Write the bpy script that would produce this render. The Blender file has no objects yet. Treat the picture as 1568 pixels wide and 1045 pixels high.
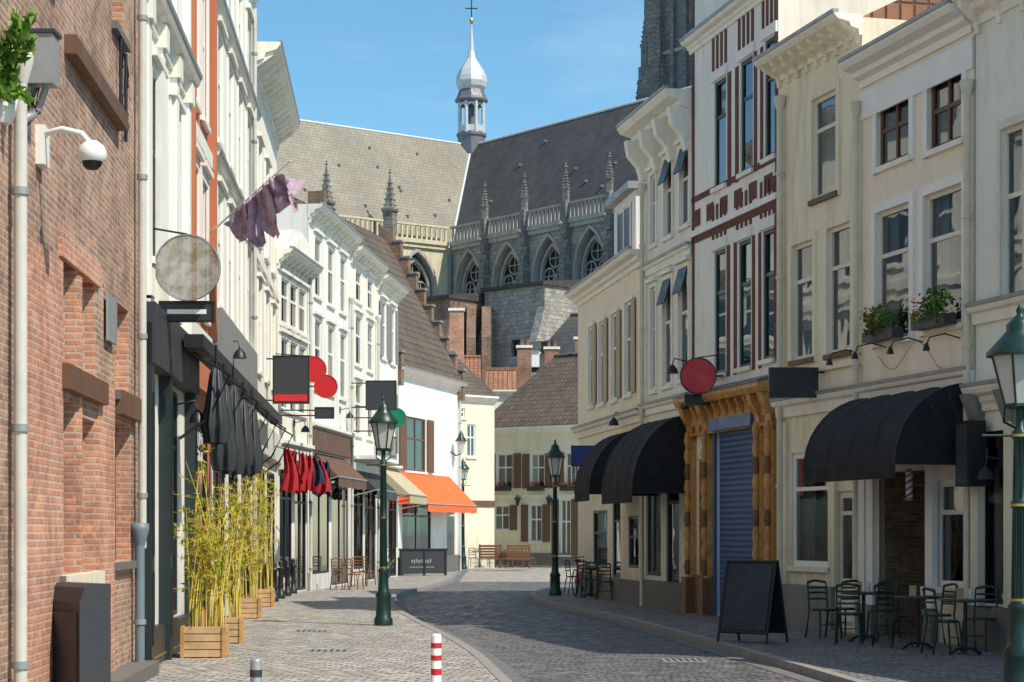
import bpy, math, random
from mathutils import Vector
random.seed(7)
F=3000.0; CX=784.0; HY=814.0; CH=1.7
# ---------------------------------------------------------------- materials
MATS={}
def mk(name):
    m=bpy.data.materials.new(name); m.use_nodes=True
    nt=m.node_tree; b=nt.nodes['Principled BSDF']; MATS[name]=m
    return m,nt,b
def N(nt,t,**k):
    n=nt.nodes.new(t)
    for a,v in k.items():
        if a in n.inputs.keys(): n.inputs[a].default_value=v
        else: setattr(n,a,v)
    return n
def mixc(nt,fac,a,b,mode='MIX'):
    n=nt.nodes.new('ShaderNodeMix'); n.data_type='RGBA'; n.blend_type=mode
    for i,v in ((0,fac),(6,a),(7,b)):
        if hasattr(v,'is_linked') or isinstance(v,bpy.types.NodeSocket): nt.links.new(v,n.inputs[i])
        else: n.inputs[i].default_value=v if i==0 else (*v,1)
    return n.outputs[2]
def ramp(nt,src,p0,p1,c0=0.0,c1=1.0):
    r=nt.nodes.new('ShaderNodeMapRange'); nt.links.new(src,r.inputs[0])
    r.inputs[1].default_value=p0; r.inputs[2].default_value=p1
    r.inputs[3].default_value=c0; r.inputs[4].default_value=c1
    return r.outputs[0]
def noise(nt,vec,scale,detail=4,rough=.6):
    n=N(nt,'ShaderNodeTexNoise'); n.inputs['Scale'].default_value=scale
    n.inputs['Detail'].default_value=detail; n.inputs['Roughness'].default_value=rough
    nt.links.new(vec,n.inputs['Vector']); return n.outputs['Fac']
def bump(nt,b,h,strength,dist=.02):
    n=N(nt,'ShaderNodeBump'); n.inputs['Strength'].default_value=strength; n.inputs['Distance'].default_value=dist
    nt.links.new(h,n.inputs['Height']); nt.links.new(n.outputs[0],b.inputs['Normal'])
def plaster(name,c,dirt=.35,rough=.85):
    m,nt,b=mk(name); g=N(nt,'ShaderNodeNewGeometry').outputs['Position']
    mp=N(nt,'ShaderNodeMapping'); mp.inputs['Scale'].default_value=(1,1,.16); nt.links.new(g,mp.inputs['Vector'])
    st=noise(nt,mp.outputs[0],3.2,5,.7); big=noise(nt,g,.8,4,.65)
    dk=tuple(x*.5*k for x,k in zip(c,(1,.93,.8)))
    f=ramp(nt,st,.48,.8,0,dirt*1.3)
    col=mixc(nt,f,c,dk)
    f2=ramp(nt,big,.35,.7,0,.3); col=mixc(nt,f2,col,tuple(x*.8 for x in c))
    sx=N(nt,'ShaderNodeSeparateXYZ'); nt.links.new(g,sx.inputs[0])
    gz=ramp(nt,sx.outputs[2],0,1.8,.8,0)
    mm=N(nt,'ShaderNodeMath',operation='MULTIPLY'); nt.links.new(gz,mm.inputs[0]); nt.links.new(st,mm.inputs[1])
    col=mixc(nt,mm.outputs[0],col,(.13,.12,.1))
    nt.links.new(col,b.inputs['Base Color']); b.inputs['Roughness'].default_value=rough
    bump(nt,b,noise(nt,g,14,3,.7),.35,.012)
def brick(name,c1,c2,mortar,w=.22,h=.065,off=.5,ms=.012,dark=.5,hi=.6):
    m,nt,b=mk(name); uv=N(nt,'ShaderNodeUVMap').outputs[0]
    t=N(nt,'ShaderNodeTexBrick'); nt.links.new(uv,t.inputs['Vector'])
    t.inputs['Color1'].default_value=(*c1,1); t.inputs['Color2'].default_value=(*c2,1); t.inputs['Mortar'].default_value=(*mortar,1)
    t.inputs['Scale'].default_value=1; t.inputs['Brick Width'].default_value=w; t.inputs['Row Height'].default_value=h
    t.inputs['Mortar Size'].default_value=ms; t.inputs['Mortar Smooth'].default_value=.3; t.offset=off; t.inputs['Bias'].default_value=-.1
    g=N(nt,'ShaderNodeNewGeometry').outputs['Position']
    f=ramp(nt,noise(nt,g,1.3,5,.7),.38,.7,.0,.75)
    col=mixc(nt,f,t.outputs['Color'],tuple(x*dark for x in c2))
    f3=ramp(nt,noise(nt,g,7,3,.7),.48,.75,0,hi)
    col=mixc(nt,f3,col,tuple(min(1,x*1.5) for x in c1))
    nt.links.new(col,b.inputs['Base Color']); b.inputs['Roughness'].default_value=.9
    inv=N(nt,'ShaderNodeMath',operation='SUBTRACT'); inv.inputs[0].default_value=1; nt.links.new(t.outputs['Fac'],inv.inputs[1])
    bump(nt,b,inv.outputs[0],.7,.012)
def paint(name,c,rough=.5,metal=0,var=.3,sc=3):
    m,nt,b=mk(name); g=N(nt,'ShaderNodeNewGeometry').outputs['Position']
    nz=noise(nt,g,sc,4,.7); f=ramp(nt,nz,.4,.75,0,var)
    col=mixc(nt,f,c,tuple(x*.5 for x in c))
    nt.links.new(col,b.inputs['Base Color']); b.inputs['Metallic'].default_value=metal
    r=ramp(nt,nz,.3,.7,max(.05,rough-.1),min(1,rough+.15)); nt.links.new(r,b.inputs['Roughness'])
def tiles(name,c,c2,w=.24,h=.3,mf=.2,ms=.03,weather=(.16,.13,.08),wa=.7):
    m,nt,b=mk(name); uv=N(nt,'ShaderNodeUVMap').outputs[0]
    t=N(nt,'ShaderNodeTexBrick'); nt.links.new(uv,t.inputs['Vector']); t.offset=.5 if w>.4 else 0
    t.inputs['Color1'].default_value=(*c,1); t.inputs['Color2'].default_value=(*c2,1); t.inputs['Mortar'].default_value=(*[x*mf for x in c],1)
    t.inputs['Scale'].default_value=1; t.inputs['Brick Width'].default_value=w; t.inputs['Row Height'].default_value=h
    t.inputs['Mortar Size'].default_value=ms; t.inputs['Mortar Smooth'].default_value=.6
    g=N(nt,'ShaderNodeNewGeometry').outputs['Position']
    f=ramp(nt,noise(nt,g,1.0,5,.75),.42,.7,0,wa); col=mixc(nt,f,t.outputs['Color'],weather)
    f=ramp(nt,noise(nt,g,.22,3,.6),.4,.65,0,.35); col=mixc(nt,f,col,tuple(x*.6 for x in c2))
    nt.links.new(col,b.inputs['Base Color']); b.inputs['Roughness'].default_value=.85
    inv=N(nt,'ShaderNodeMath',operation='SUBTRACT'); inv.inputs[0].default_value=1; nt.links.new(t.outputs['Fac'],inv.inputs[1])
    bump(nt,b,inv.outputs[0],.8,.04)
plaster('p_white',(.87,.84,.77),.35); plaster('p_white2',(.87,.81,.69),.4); plaster('p_cream',(.84,.76,.56),.4)
plaster('p_yellow',(.86,.78,.52),.3); plaster('p_peach',(.90,.78,.60),.4); plaster('p_pink',(.90,.79,.63),.35)
plaster('p_olive',(.85,.77,.56),.5); plaster('p_mint',(.84,.84,.73),.4); plaster('p_trim',(.88,.84,.73),.4,.6)
plaster('p_grey',(.25,.25,.24),.4); plaster('p_plinth',(.16,.15,.14),.5); plaster('p_red',(.56,.19,.09),.2)
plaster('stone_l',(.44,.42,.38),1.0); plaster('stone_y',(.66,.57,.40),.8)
brick('brick_o',(.68,.30,.17),(.48,.19,.11),(.55,.46,.38))
brick('brick_n',(.54,.30,.19),(.24,.13,.085),(.50,.42,.34),hi=.5)
brick('brick_d',(.34,.19,.12),(.15,.09,.06),(.26,.22,.18))
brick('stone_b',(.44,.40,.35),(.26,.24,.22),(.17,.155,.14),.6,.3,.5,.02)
brick('stone_t',(.30,.28,.255),(.18,.17,.16),(.11,.105,.10),.8,.4,.5,.03,.4)
brick('brick_r',(.44,.18,.10),(.30,.13,.08),(.4,.33,.26))
tiles('tile_d',(.17,.12,.085),(.10,.075,.06),.26,.34); tiles('tile_r',(.50,.21,.11),(.34,.15,.09),.26,.34)
tiles('slate',(.072,.072,.072),(.05,.05,.054),.5,.4,.6,.02,(.12,.11,.09),.5); tiles('slate_sunlit',(.34,.31,.25),(.28,.255,.205),.45,.36,.7,.02,(.26,.22,.14),.5)  # the paler slate holds the sunlit tone of one church roof slope
paint('white',(.84,.82,.77),.45,0,.15); paint('offwhite',(.74,.70,.60),.5,0,.3); paint('black',(.014,.014,.016),.45); paint('dkgrey',(.04,.043,.048),.5)
paint('canvas',(.013,.013,.015),.9); paint('chalk',(.022,.035,.05),.6,0,.5,4)
paint('dkgreen',(.008,.035,.028),.35); paint('shopgreen',(.02,.032,.032),.4); paint('brown',(.15,.075,.04),.6); paint('redbrown',(.155,.055,.04),.85,0,.5,6); paint('gold',(.6,.42,.12),.35,.8)
paint('red',(.65,.02,.025),.35,0,.1); paint('orange',(.95,.14,.03),.7,0,.12); paint('blue',(.02,.05,.26),.5); paint('shutterblue',(.07,.14,.30),.4,.2)
paint('pipe',(.62,.59,.52),.5,0,.4); paint('pipe_d',(.17,.22,.25),.45); paint('pipe_c',(.68,.63,.48),.5,0,.4); paint('wood',(.62,.31,.09),.5,0,.9,5); paint('woodd',(.20,.09,.035),.5,0,.6,6); paint('woodl',(.60,.38,.19),.7,0,.7,5)
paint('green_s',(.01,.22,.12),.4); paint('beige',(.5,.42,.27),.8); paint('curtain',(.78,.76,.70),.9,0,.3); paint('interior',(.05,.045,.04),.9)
paint('lead',(.66,.68,.70),.45,.15,.5); paint('leaddark',(.17,.18,.2),.5,.2,.4); paint('clothred',(.5,.02,.03),.8,0,.5); paint('clothblue',(.03,.035,.08),.8); paint('flagm',(.55,.38,.46),.8,0,.8,9)
paint('zinc',(.35,.36,.36),.5,.3,.5); paint('kerb',(.30,.28,.26),.8,0,.6,5); paint('gutterm',(.17,.16,.155),.8,0,.6,4); paint('stem',(.74,.57,.10),.5); paint('dirt',(.06,.045,.03),.95); paint('rust',(.26,.13,.08),.7,0,.5)
paint('poster_a',(.62,.50,.30),.6,0,.6,7); paint('poster_b',(.12,.28,.42),.6,0,.6,7)
def leafm(name,c,lo=.45):
    m,nt,b=mk(name); g=N(nt,'ShaderNodeNewGeometry')
    f=ramp(nt,g.outputs['Random Per Island'],0,1,0,1); col=mixc(nt,f,c,tuple(x*lo for x in c)); nt.links.new(col,b.inputs['Base Color'])
    b.inputs['Roughness'].default_value=.55; tr=N(nt,'ShaderNodeBsdfTranslucent'); nt.links.new(col,tr.inputs[0])
    mx=N(nt,'ShaderNodeMixShader'); mx.inputs[0].default_value=.4; nt.links.new(b.outputs[0],mx.inputs[1]); nt.links.new(tr.outputs[0],mx.inputs[2])
    nt.links.new(mx.outputs[0],nt.nodes['Material Output'].inputs[0])
leafm('leaf',(.10,.20,.03)); leafm('leafb',(.22,.44,.05)); leafm('leafy',(.80,.66,.06),.55); leafm('leafr',(.6,.03,.04))
def glassm(name,tint,ior,rough=.02,wob=.05):
    m,nt,b=mk(name); nt.nodes.remove(b); g=N(nt,'ShaderNodeNewGeometry').outputs['Position']
    t=N(nt,'ShaderNodeBsdfTransparent'); t.inputs[0].default_value=(*tint,1); gl=N(nt,'ShaderNodeBsdfGlossy'); gl.inputs['Roughness'].default_value=rough
    gl.inputs['Color'].default_value=(.95,.97,1,1)
    fr=N(nt,'ShaderNodeFresnel'); fr.inputs[0].default_value=ior
    bp=N(nt,'ShaderNodeBump'); bp.inputs['Strength'].default_value=wob; bp.inputs['Distance'].default_value=.05; nt.links.new(noise(nt,g,1.8,1),bp.inputs['Height'])
    nt.links.new(bp.outputs[0],gl.inputs['Normal'])
    mx=N(nt,'ShaderNodeMixShader'); nt.links.new(fr.outputs[0],mx.inputs[0]); nt.links.new(t.outputs[0],mx.inputs[1]); nt.links.new(gl.outputs[0],mx.inputs[2])
    nt.links.new(mx.outputs[0],nt.nodes['Material Output'].inputs[0])
glassm('glass',(.6,.66,.66),2.3)
# smoky, slightly printed perspex for the round sign
m,nt,b=mk('perspex'); g=N(nt,'ShaderNodeNewGeometry').outputs['Position']
col=mixc(nt,ramp(nt,noise(nt,g,6,4,.7),.42,.6),(.42,.40,.36),(.20,.18,.12)); nt.links.new(col,b.inputs['Base Color']); b.inputs['Roughness'].default_value=.15
tr=N(nt,'ShaderNodeBsdfTransparent'); mx=N(nt,'ShaderNodeMixShader'); mx.inputs[0].default_value=.42; nt.links.new(b.outputs[0],mx.inputs[1]); nt.links.new(tr.outputs[0],mx.inputs[2]); nt.links.new(mx.outputs[0],nt.nodes['Material Output'].inputs[0])
m,nt,b=mk('lampglass'); b.inputs['Base Color'].default_value=(.78,.77,.70,1); b.inputs['Roughness'].default_value=.25; b.inputs['Transmission Weight'].default_value=.35
m,nt,b=mk('cglass'); b.inputs['Base Color'].default_value=(.02,.025,.03,1); b.inputs['Roughness'].default_value=.35
def stripes(name,c1,c2,w,axis=1):
    m,nt,b=mk(name); uv=N(nt,'ShaderNodeUVMap').outputs[0]; s=N(nt,'ShaderNodeSeparateXYZ'); nt.links.new(uv,s.inputs[0])
    a=N(nt,'ShaderNodeMath',operation='FRACT'); q=N(nt,'ShaderNodeMath',operation='MULTIPLY'); q.inputs[1].default_value=1/w; nt.links.new(s.outputs[axis],q.inputs[0]); nt.links.new(q.outputs[0],a.inputs[0])
    f=ramp(nt,a.outputs[0],.42,.58); col=mixc(nt,f,c1,c2); nt.links.new(col,b.inputs['Base Color']); b.inputs['Roughness'].default_value=.45; b.inputs['Metallic'].default_value=.2
    bump(nt,b,a.outputs[0],.8,.03)
stripes('roller',(.10,.18,.37),(.04,.08,.20),.11)
def sett(name,c1,c2,mort,w,h,off=.5,rot=0.12,rl=.45,hi=.45):
    m,nt,b=mk(name); g=N(nt,'ShaderNodeNewGeometry').outputs['Position']
    mp=N(nt,'ShaderNodeMapping'); mp.inputs['Rotation'].default_value=(0,0,rot); nt.links.new(g,mp.inputs['Vector'])
    nz=N(nt,'ShaderNodeTexNoise'); nz.inputs['Scale'].default_value=.5; nz.inputs['Detail'].default_value=1; nt.links.new(mp.outputs[0],nz.inputs['Vector'])
    va=N(nt,'ShaderNodeVectorMath',operation='SCALE'); va.inputs['Scale'].default_value=.5; nt.links.new(nz.outputs['Color'],va.inputs[0])
    vb=N(nt,'ShaderNodeVectorMath',operation='ADD'); nt.links.new(mp.outputs[0],vb.inputs[0]); nt.links.new(va.outputs[0],vb.inputs[1])
    t=N(nt,'ShaderNodeTexBrick'); nt.links.new(vb.outputs[0],t.inputs['Vector']); t.offset=off
    t.inputs['Color1'].default_value=(*c1,1); t.inputs['Color2'].default_value=(*c2,1); t.inputs['Mortar'].default_value=(*mort,1)
    t.inputs['Scale'].default_value=1; t.inputs['Brick Width'].default_value=w; t.inputs['Row Height'].default_value=h
    t.inputs['Mortar Size'].default_value=.02; t.inputs['Mortar Smooth'].default_value=.4
    f=ramp(nt,noise(nt,g,.45,5,.7),.4,.68,0,.5); col=mixc(nt,f,t.outputs['Color'],tuple(x*.65 for x in c2))
    vo=N(nt,'ShaderNodeTexVoronoi'); vo.inputs['Scale'].default_value=6.5; nt.links.new(vb.outputs[0],vo.inputs['Vector'])
    s=N(nt,'ShaderNodeSeparateXYZ'); nt.links.new(vo.outputs['Color'],s.inputs[0])
    col=mixc(nt,ramp(nt,s.outputs[0],.5,1,0,hi),col,tuple(min(1,x*1.4) for x in c1)); col=mixc(nt,ramp(nt,s.outputs[1],.5,1,0,.5),col,tuple(x*.55 for x in c2))
    nt.links.new(col,b.inputs['Base Color']); r=ramp(nt,s.outputs[2],0,1,rl,.85); nt.links.new(r,b.inputs['Roughness'])
    inv=N(nt,'ShaderNodeMath',operation='SUBTRACT'); inv.inputs[0].default_value=1; nt.links.new(t.outputs['Fac'],inv.inputs[1])
    ad=N(nt,'ShaderNodeMath',operation='ADD'); nt.links.new(inv.outputs[0],ad.inputs[0]); nt.links.new(noise(nt,g,5,3),ad.inputs[1])
    bump(nt,b,ad.outputs[0],1.0,.035)
sett('sett_road',(.21,.195,.19),(.12,.115,.115),(.035,.03,.03),.2,.16,rl=.3)
sett('sett_pave',(.52,.475,.415),(.36,.325,.285),(.10,.09,.08),.22,.16)
sett('sett_paver',(.27,.25,.235),(.19,.175,.165),(.07,.065,.06),.22,.16)
sett('sett_far',(.52,.47,.41),(.38,.34,.29),(.13,.11,.10),.22,.16)
# ---------------------------------------------------------------- mesh builder
class Obj:
    def __init__(s,name,loc=(0,0,0)): s.name=name; s.loc=Vector(loc); s.P={}
    def face(s,part,mat,pts,smooth=False):
        d=s.P.setdefault(part,dict(mat=mat,v=[],f=[],uv=[],s=[]))
        pts=[Vector(p) for p in pts]; n=Vector((0,0,0))
        for i in range(len(pts)):
            a=pts[i]; b=pts[(i+1)%len(pts)]
            n+=Vector(((a.y-b.y)*(a.z+b.z),(a.z-b.z)*(a.x+b.x),(a.x-b.x)*(a.y+b.y)))
        if n.length<1e-9: return
        n.normalize()
        if abs(n.z)>.97: t=Vector((1,0,0)); bb=Vector((0,1,0))
        else: t=Vector((-n.y,n.x,0)).normalized(); bb=n.cross(t)
        i0=len(d['v']); d['v']+=pts; d['f'].append(list(range(i0,i0+len(pts)))); d['s'].append(smooth)
        d['uv']+=[(p.dot(t),p.dot(bb)) for p in pts]
    def grid(s,part,mat,rows,closed=False,smooth=True):
        d=s.P.setdefault(part,dict(mat=mat,v=[],f=[],uv=[],s=[])); m=len(rows[0])
        base=len(d['v']); rr=len(rows)
        for r in rows: d['v']+=[Vector(p) for p in r]
        for i in range(rr-1):
            for j in range(m if closed else m-1):
                k=(j+1)%m
                d['f'].append([base+i*m+j,base+i*m+k,base+(i+1)*m+k,base+(i+1)*m+j]); d['s'].append(smooth)
        d['uv']+=[(p[0]+p[1],p[2]) for r in rows for p in r]
    def finish(s):
        parts=list(s.P.items()); root=None
        if len(parts)>1:
            root=bpy.data.objects.new(s.name,None); root.location=s.loc; root.empty_display_size=.3; bpy.context.collection.objects.link(root)
        for pn,d in parts:
            me=bpy.data.meshes.new(pn); me.from_pydata([tuple(v-s.loc) for v in d['v']],[],d['f'])
            uvl=me.uv_layers.new(name='UVMap')
            for l in me.loops: uvl.data[l.index].uv=d['uv'][l.vertex_index]
            for i,p in enumerate(me.polygons): p.use_smooth=d['s'][i]
            me.materials.append(MATS[d['mat']])
            o=bpy.data.objects.new(pn if root else s.name,me); bpy.context.collection.objects.link(o)
            if root: o.parent=root
            else: o.location=s.loc
        return root
class Fr:
    def __init__(s,A,B):
        s.A=Vector((A[0],A[1],0)); d=Vector((B[0]-A[0],B[1]-A[1],0)); s.L=d.length; s.U=d.normalized(); s.N=Vector((s.U.y,-s.U.x,0))
    def P(s,u,n,z): return s.A+s.U*u+s.N*n+Vector((0,0,z))
    def u(s,px):
        dx=(px-CX)/F; return (dx*s.A.y-s.A.x)/(s.U.x-dx*s.U.y)
    def z(s,px,py):
        Y=s.A.y+s.U.y*s.u(px); return CH+(HY-py)/F*Y
    def rect(s,x0,x1,y0,y1):
        xm=(x0+x1)/2; return s.u(x0),s.u(x1),s.z(xm,y1),s.z(xm,y0)
def plan(px,Y): return ((px-CX)/F*Y,Y)
def W(px,py,Y): return Vector(((px-CX)/F*Y,Y,CH+(HY-py)/F*Y))
def box(o,part,mat,fr,u0,u1,n0,n1,z0,z1):
    p=[fr.P(u,n,z) for u in (u0,u1) for n in (n0,n1) for z in (z0,z1)]
    for f in ((2,6,7,3),(0,1,5,4),(0,2,3,1),(4,5,7,6),(1,3,7,5),(0,4,6,2)): o.face(part,mat,[p[i] for i in f])
def prof(o,part,mat,fr,pts,u0,u1):
    a=[fr.P(u0,n,z) for n,z in pts]; b=[fr.P(u1,n,z) for n,z in pts]
    o.face(part,mat,a); o.face(part,mat,b[::-1])
    for i in range(len(pts)):
        j=(i+1)%len(pts); o.face(part,mat,[a[i],b[i],b[j],a[j]])
def prism(o,part,mat,fr,pts,n0,n1):
    a=[fr.P(u,n0,z) for u,z in pts]; b=[fr.P(u,n1,z) for u,z in pts]
    o.face(part,mat,b); o.face(part,mat,a[::-1])
    for i in range(len(pts)):
        j=(i+1)%len(pts); o.face(part,mat,[a[i],a[j],b[j],b[i]])
def tube(o,part,mat,pts,r,seg=8,smooth=True):
    pts=[Vector(p) for p in pts]; rs=r if isinstance(r,(list,tuple)) else [r]*len(pts); rows=[]
    for i,p in enumerate(pts):
        d=(pts[min(i+1,len(pts)-1)]-pts[max(i-1,0)]).normalized()
        a=d.cross(Vector((0,0,1)));  a=Vector((1,0,0)) if a.length<.05 else a.normalized(); b=d.cross(a)
        rows.append([p+(a*math.cos(t)+b*math.sin(t))*rs[i] for t in [2*math.pi*k/seg for k in range(seg)]])
    o.grid(part,mat,rows,True,smooth); o.face(part,mat,rows[0]); o.face(part,mat,rows[-1][::-1])
def lathe(o,part,mat,c,pr,seg=16,smooth=True,rot=0):
    rows=[[Vector((c[0]+r*math.cos(t),c[1]+r*math.sin(t),c[2]+z)) for t in [2*math.pi*k/seg+rot for k in range(seg)]] for r,z in pr]
    if smooth: o.grid(part,mat,rows,True,True)
    else:
        for i in range(len(rows)-1):
            for k in range(seg):
                j=(k+1)%seg; o.face(part,mat,[rows[i][k],rows[i][j],rows[i+1][j],rows[i+1][k]])
    o.face(part,mat,rows[0][::-1]); o.face(part,mat,rows[-1])
def wall(o,part,mat,fr,u0,u1,z0,z1,ops,dep=.1,rev=None):
    us=sorted({u0,u1}|{x for q in ops for x in q[:2] if u0<x<u1}); zs=sorted({z0,z1}|{x for q in ops for x in q[2:4] if z0<x<z1})
    for i in range(len(us)-1):
        for j in range(len(zs)-1):
            a,b,c,d=us[i],us[i+1],zs[j],zs[j+1]; mu=(a+b)/2; mz=(c+d)/2
            if any(q[0]<mu<q[1] and q[2]<mz<q[3] for q in ops): continue
            o.face(part,mat,[fr.P(a,0,c),fr.P(b,0,c),fr.P(b,0,d),fr.P(a,0,d)])
    for q in ops:
        a,b,c,d=q[:4]; dd=dep
        rp,rm=(part,mat) if not rev else ('reveals',rev)
        for e in ([(a,c),(b,c)],[(b,c),(b,d)],[(b,d),(a,d)],[(a,d),(a,c)]):
            o.face(rp,rm,[fr.P(e[0][0],0,e[0][1]),fr.P(e[1][0],0,e[1][1]),fr.P(e[1][0],-dd,e[1][1]),fr.P(e[0][0],-dd,e[0][1])])
def window(o,fr,q,dep=.1,fm='white',trans=.6,mull=False,sill='p_trim',sur=None,sw=.12,cur=None,fw=.07,bars=0,gm='glass',lintel=False,posters=0):
    a,b,c,d=q[:4]; n0=-dep; n1=-dep+.05; fp='window_frames_'+fm
    box(o,fp,fm,fr,a,a+fw,n0,n1,c,d); box(o,fp,fm,fr,b-fw,b,n0,n1,c,d)
    box(o,fp,fm,fr,a+fw,b-fw,n0,n1,c,c+fw); box(o,fp,fm,fr,a+fw,b-fw,n0,n1,d-fw,d)
    if trans:
        zt=c+(d-c)*trans; box(o,fp,fm,fr,a+fw,b-fw,n0,n1-.008,zt-.035,zt+.035)
    if mull: um=(a+b)/2; box(o,fp,fm,fr,um-.03,um+.03,n0,n1-.004,c+fw,d-fw)
    for k in range(bars):
        um=a+(b-a)*(k+1)/(bars+1); box(o,fp,fm,fr,um-.015,um+.015,n0,n1-.012,c+fw,d-fw)
    zz=[c+fw,c+(d-c)*(trans or .5),d-fw]
    for i in (0,1):
        t=random.uniform(-.012,.012); nn=n0+.02-.008*i
        o.face('window_glass',gm,[fr.P(a+fw,nn+t,zz[i]),fr.P(b-fw,nn-t,zz[i]),fr.P(b-fw,nn-t,zz[i+1]),fr.P(a+fw,nn+t,zz[i+1])])
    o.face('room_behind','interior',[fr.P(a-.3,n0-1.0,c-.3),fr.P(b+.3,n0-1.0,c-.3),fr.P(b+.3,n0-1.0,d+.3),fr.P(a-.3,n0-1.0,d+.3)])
    for k in range(posters):
        pu=a+.15+random.random()*(b-a-.7); pz=c+.3+random.random()*max(.1,(d-c)*.5); pm=random.choice(['poster_a','poster_b','white','clothred'])
        box(o,'window_display_'+pm,pm,fr,pu,pu+random.uniform(.25,.5),n0-.2-.05*k,n0-.18-.05*k,pz,pz+random.uniform(.3,.7))
    if cur is None: cur=random.choice([0,1,1,2,3])
    def drape(x0,x1,zb,zt):
        k=max(4,int((x1-x0)/.05)); rows=[[fr.P(x0+(x1-x0)*i/k,n0-.14+.025*math.sin(i*1.9),z) for i in range(k+1)] for z in (zb,zt)]
        o.grid('curtains','curtain',rows)
    w=b-a
    if cur==1: drape(a,a+w*.3,c,d); drape(b-w*.3,b,c,d)
    if cur==2: drape(a,b,c+(d-c)*random.choice([.45,.6,0]),d)
    if cur==3: drape(a,b,c,c+(d-c)*.4)
    if sill: box(o,'sills_'+sill,sill,fr,a-.08,b+.08,-.03,.07,c-.09,c-.004)
    if sur:
        box(o,'surrounds_'+sur,sur,fr,a-sw,a-.002,-.02,.035,c-.09,d+sw); box(o,'surrounds_'+sur,sur,fr,b+.002,b+sw,-.02,.035,c-.09,d+sw)
        box(o,'surrounds_'+sur,sur,fr,a-.002,b+.002,-.02,.033,d+.002,d+sw)
    if lintel: box(o,'hood_moulds',lintel,fr,a-.16,b+.16,-.02,.11,d+sw+.01,d+sw+.1)
def cornice(o,mat,fr,u0,u1,z,h=.5,proj=.45,br=0,brm=None,brh=.12,bw=.06):
    pts=[(-.02,z-h),(.05,z-h),(.06,z-h*.72),(proj*.4,z-h*.6),(proj*.45,z-h*.4),(proj*.85,z-h*.28),(proj,z-h*.08),(proj,z),(-.02,z)]
    prof(o,'cornice',mat,fr,pts,u0-.0,u1+.0)
    prof(o,'gutter','zinc',fr,[(proj-.08,z+.003),(proj+.02,z+.003),(proj+.03,z+.06),(proj-.08,z+.06)],u0,u1)
    if br:
        k=max(2,int((u1-u0)/br)) 
        for i in range(k+1):
            u=u0+.12+(u1-u0-.24)*i/k
            prof(o,'cornice_brackets',brm or mat,fr,[(.0,z-h-brh),(.05,z-h-brh),(.08,z-h*.9),(proj*.7,z-h*.5),(proj*.78,z-h*.3),(.0,z-h*.3)],u-bw,u+bw)
def body(o,fr,zt,wm,depth,roof,rm,rh,u0=0,u1=None,par=True):
    u1=fr.L if u1 is None else u1; e=.012
    for uu in (u0+e,u1-e):
        o.face('side_walls',wm,[fr.P(uu,0,-.1),fr.P(uu,-depth,-.1),fr.P(uu,-depth,zt),fr.P(uu,0,zt)])
    o.face('side_walls',wm,[fr.P(u0+e,-depth,-.1),fr.P(u1-e,-depth,-.1),fr.P(u1-e,-depth,zt),fr.P(u0+e,-depth,zt)])
    if roof=='gable':
        pts=[(.0,zt+.004),(-depth/2,zt+rh),(-depth,zt+.004)]
        prof(o,'roof',rm,fr,pts,u0+e,u1-e)
    elif roof=='flat':
        box(o,'roof',rm,fr,u0+.02,u1-.02,-depth+.02,-.02,zt-.1,zt-.02)
def regular(fr,cols,rows,w,m0=.5,m1=.5):
    L=fr.L; out=[]
    for i in range(cols):
        c=m0+(L-m0-m1)*(i+.5)/cols
        for r in rows: out.append((c-w/2,c+w/2,r[0],r[1]))
    return out
def pipe(name,fr,px,mat,z0,z1,r=.055,n=.11):
    o=Obj(name,fr.P(fr.u(px),n,0)); u=fr.u(px)
    tube(o,'downpipe',mat,[fr.P(u,n,z0),fr.P(u,n,z1)],r,10)
    z=z0+.6
    while z<z1: 
        tube(o,'pipe_clips','zinc' if mat!='pipe_c' else 'pipe_c',[fr.P(u,n,z),fr.P(u,n,z+.06)],r*1.3,10); z+=1.9
    if z1<13:
        lathe(o,'hopper_head',mat,fr.P(u,n,z1-.02),[(r,0),(r*1.9,.18),(r*1.9,.26),(r,.27)],10)
    o.finish()
# ---------------------------------------------------------------- camera, light, sky
sc=bpy.context.scene
cam=bpy.data.cameras.new('camera'); co=bpy.data.objects.new('camera',cam); bpy.context.collection.objects.link(co); sc.camera=co
co.location=(0,0,CH); co.rotation_euler=(math.pi/2,0,0); cam.sensor_width=36; cam.lens=F/1568*36; cam.shift_y=(HY-522.5)/1568; cam.clip_end=3000; cam.clip_start=.1
sd=Vector((.79,-.61,0)).normalized(); el=math.radians(51); sv=Vector((sd.x*math.cos(el),sd.y*math.cos(el),math.sin(el)))
sun=bpy.data.lights.new('sun','SUN'); sun.energy=5.0; sun.angle=math.radians(.5); sun.color=(1,.93,.80)
so=bpy.data.objects.new('sun',sun); bpy.context.collection.objects.link(so); so.rotation_euler=sv.to_track_quat('Z','Y').to_euler(); so.location=(30,-20,60)
w=bpy.data.worlds.new('World'); sc.world=w; w.use_nodes=True; nt=w.node_tree; bg=nt.nodes['Background']
sky=nt.nodes.new('ShaderNodeTexSky'); sky.sky_type='NISHITA'; sky.sun_disc=False; sky.sun_elevation=el; sky.sun_rotation=math.atan2(sd.x,sd.y)
sky.air_density=1.0; sky.dust_density=.5; sky.ozone_density=1.4
tc=nt.nodes.new('ShaderNodeTexCoord'); mp=nt.nodes.new('ShaderNodeMapping'); mp.inputs['Scale'].default_value=(2.2,1,9); mp.inputs['Rotation'].default_value=(0,.25,0)
nt.links.new(tc.outputs['Generated'],mp.inputs['Vector'])
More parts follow.
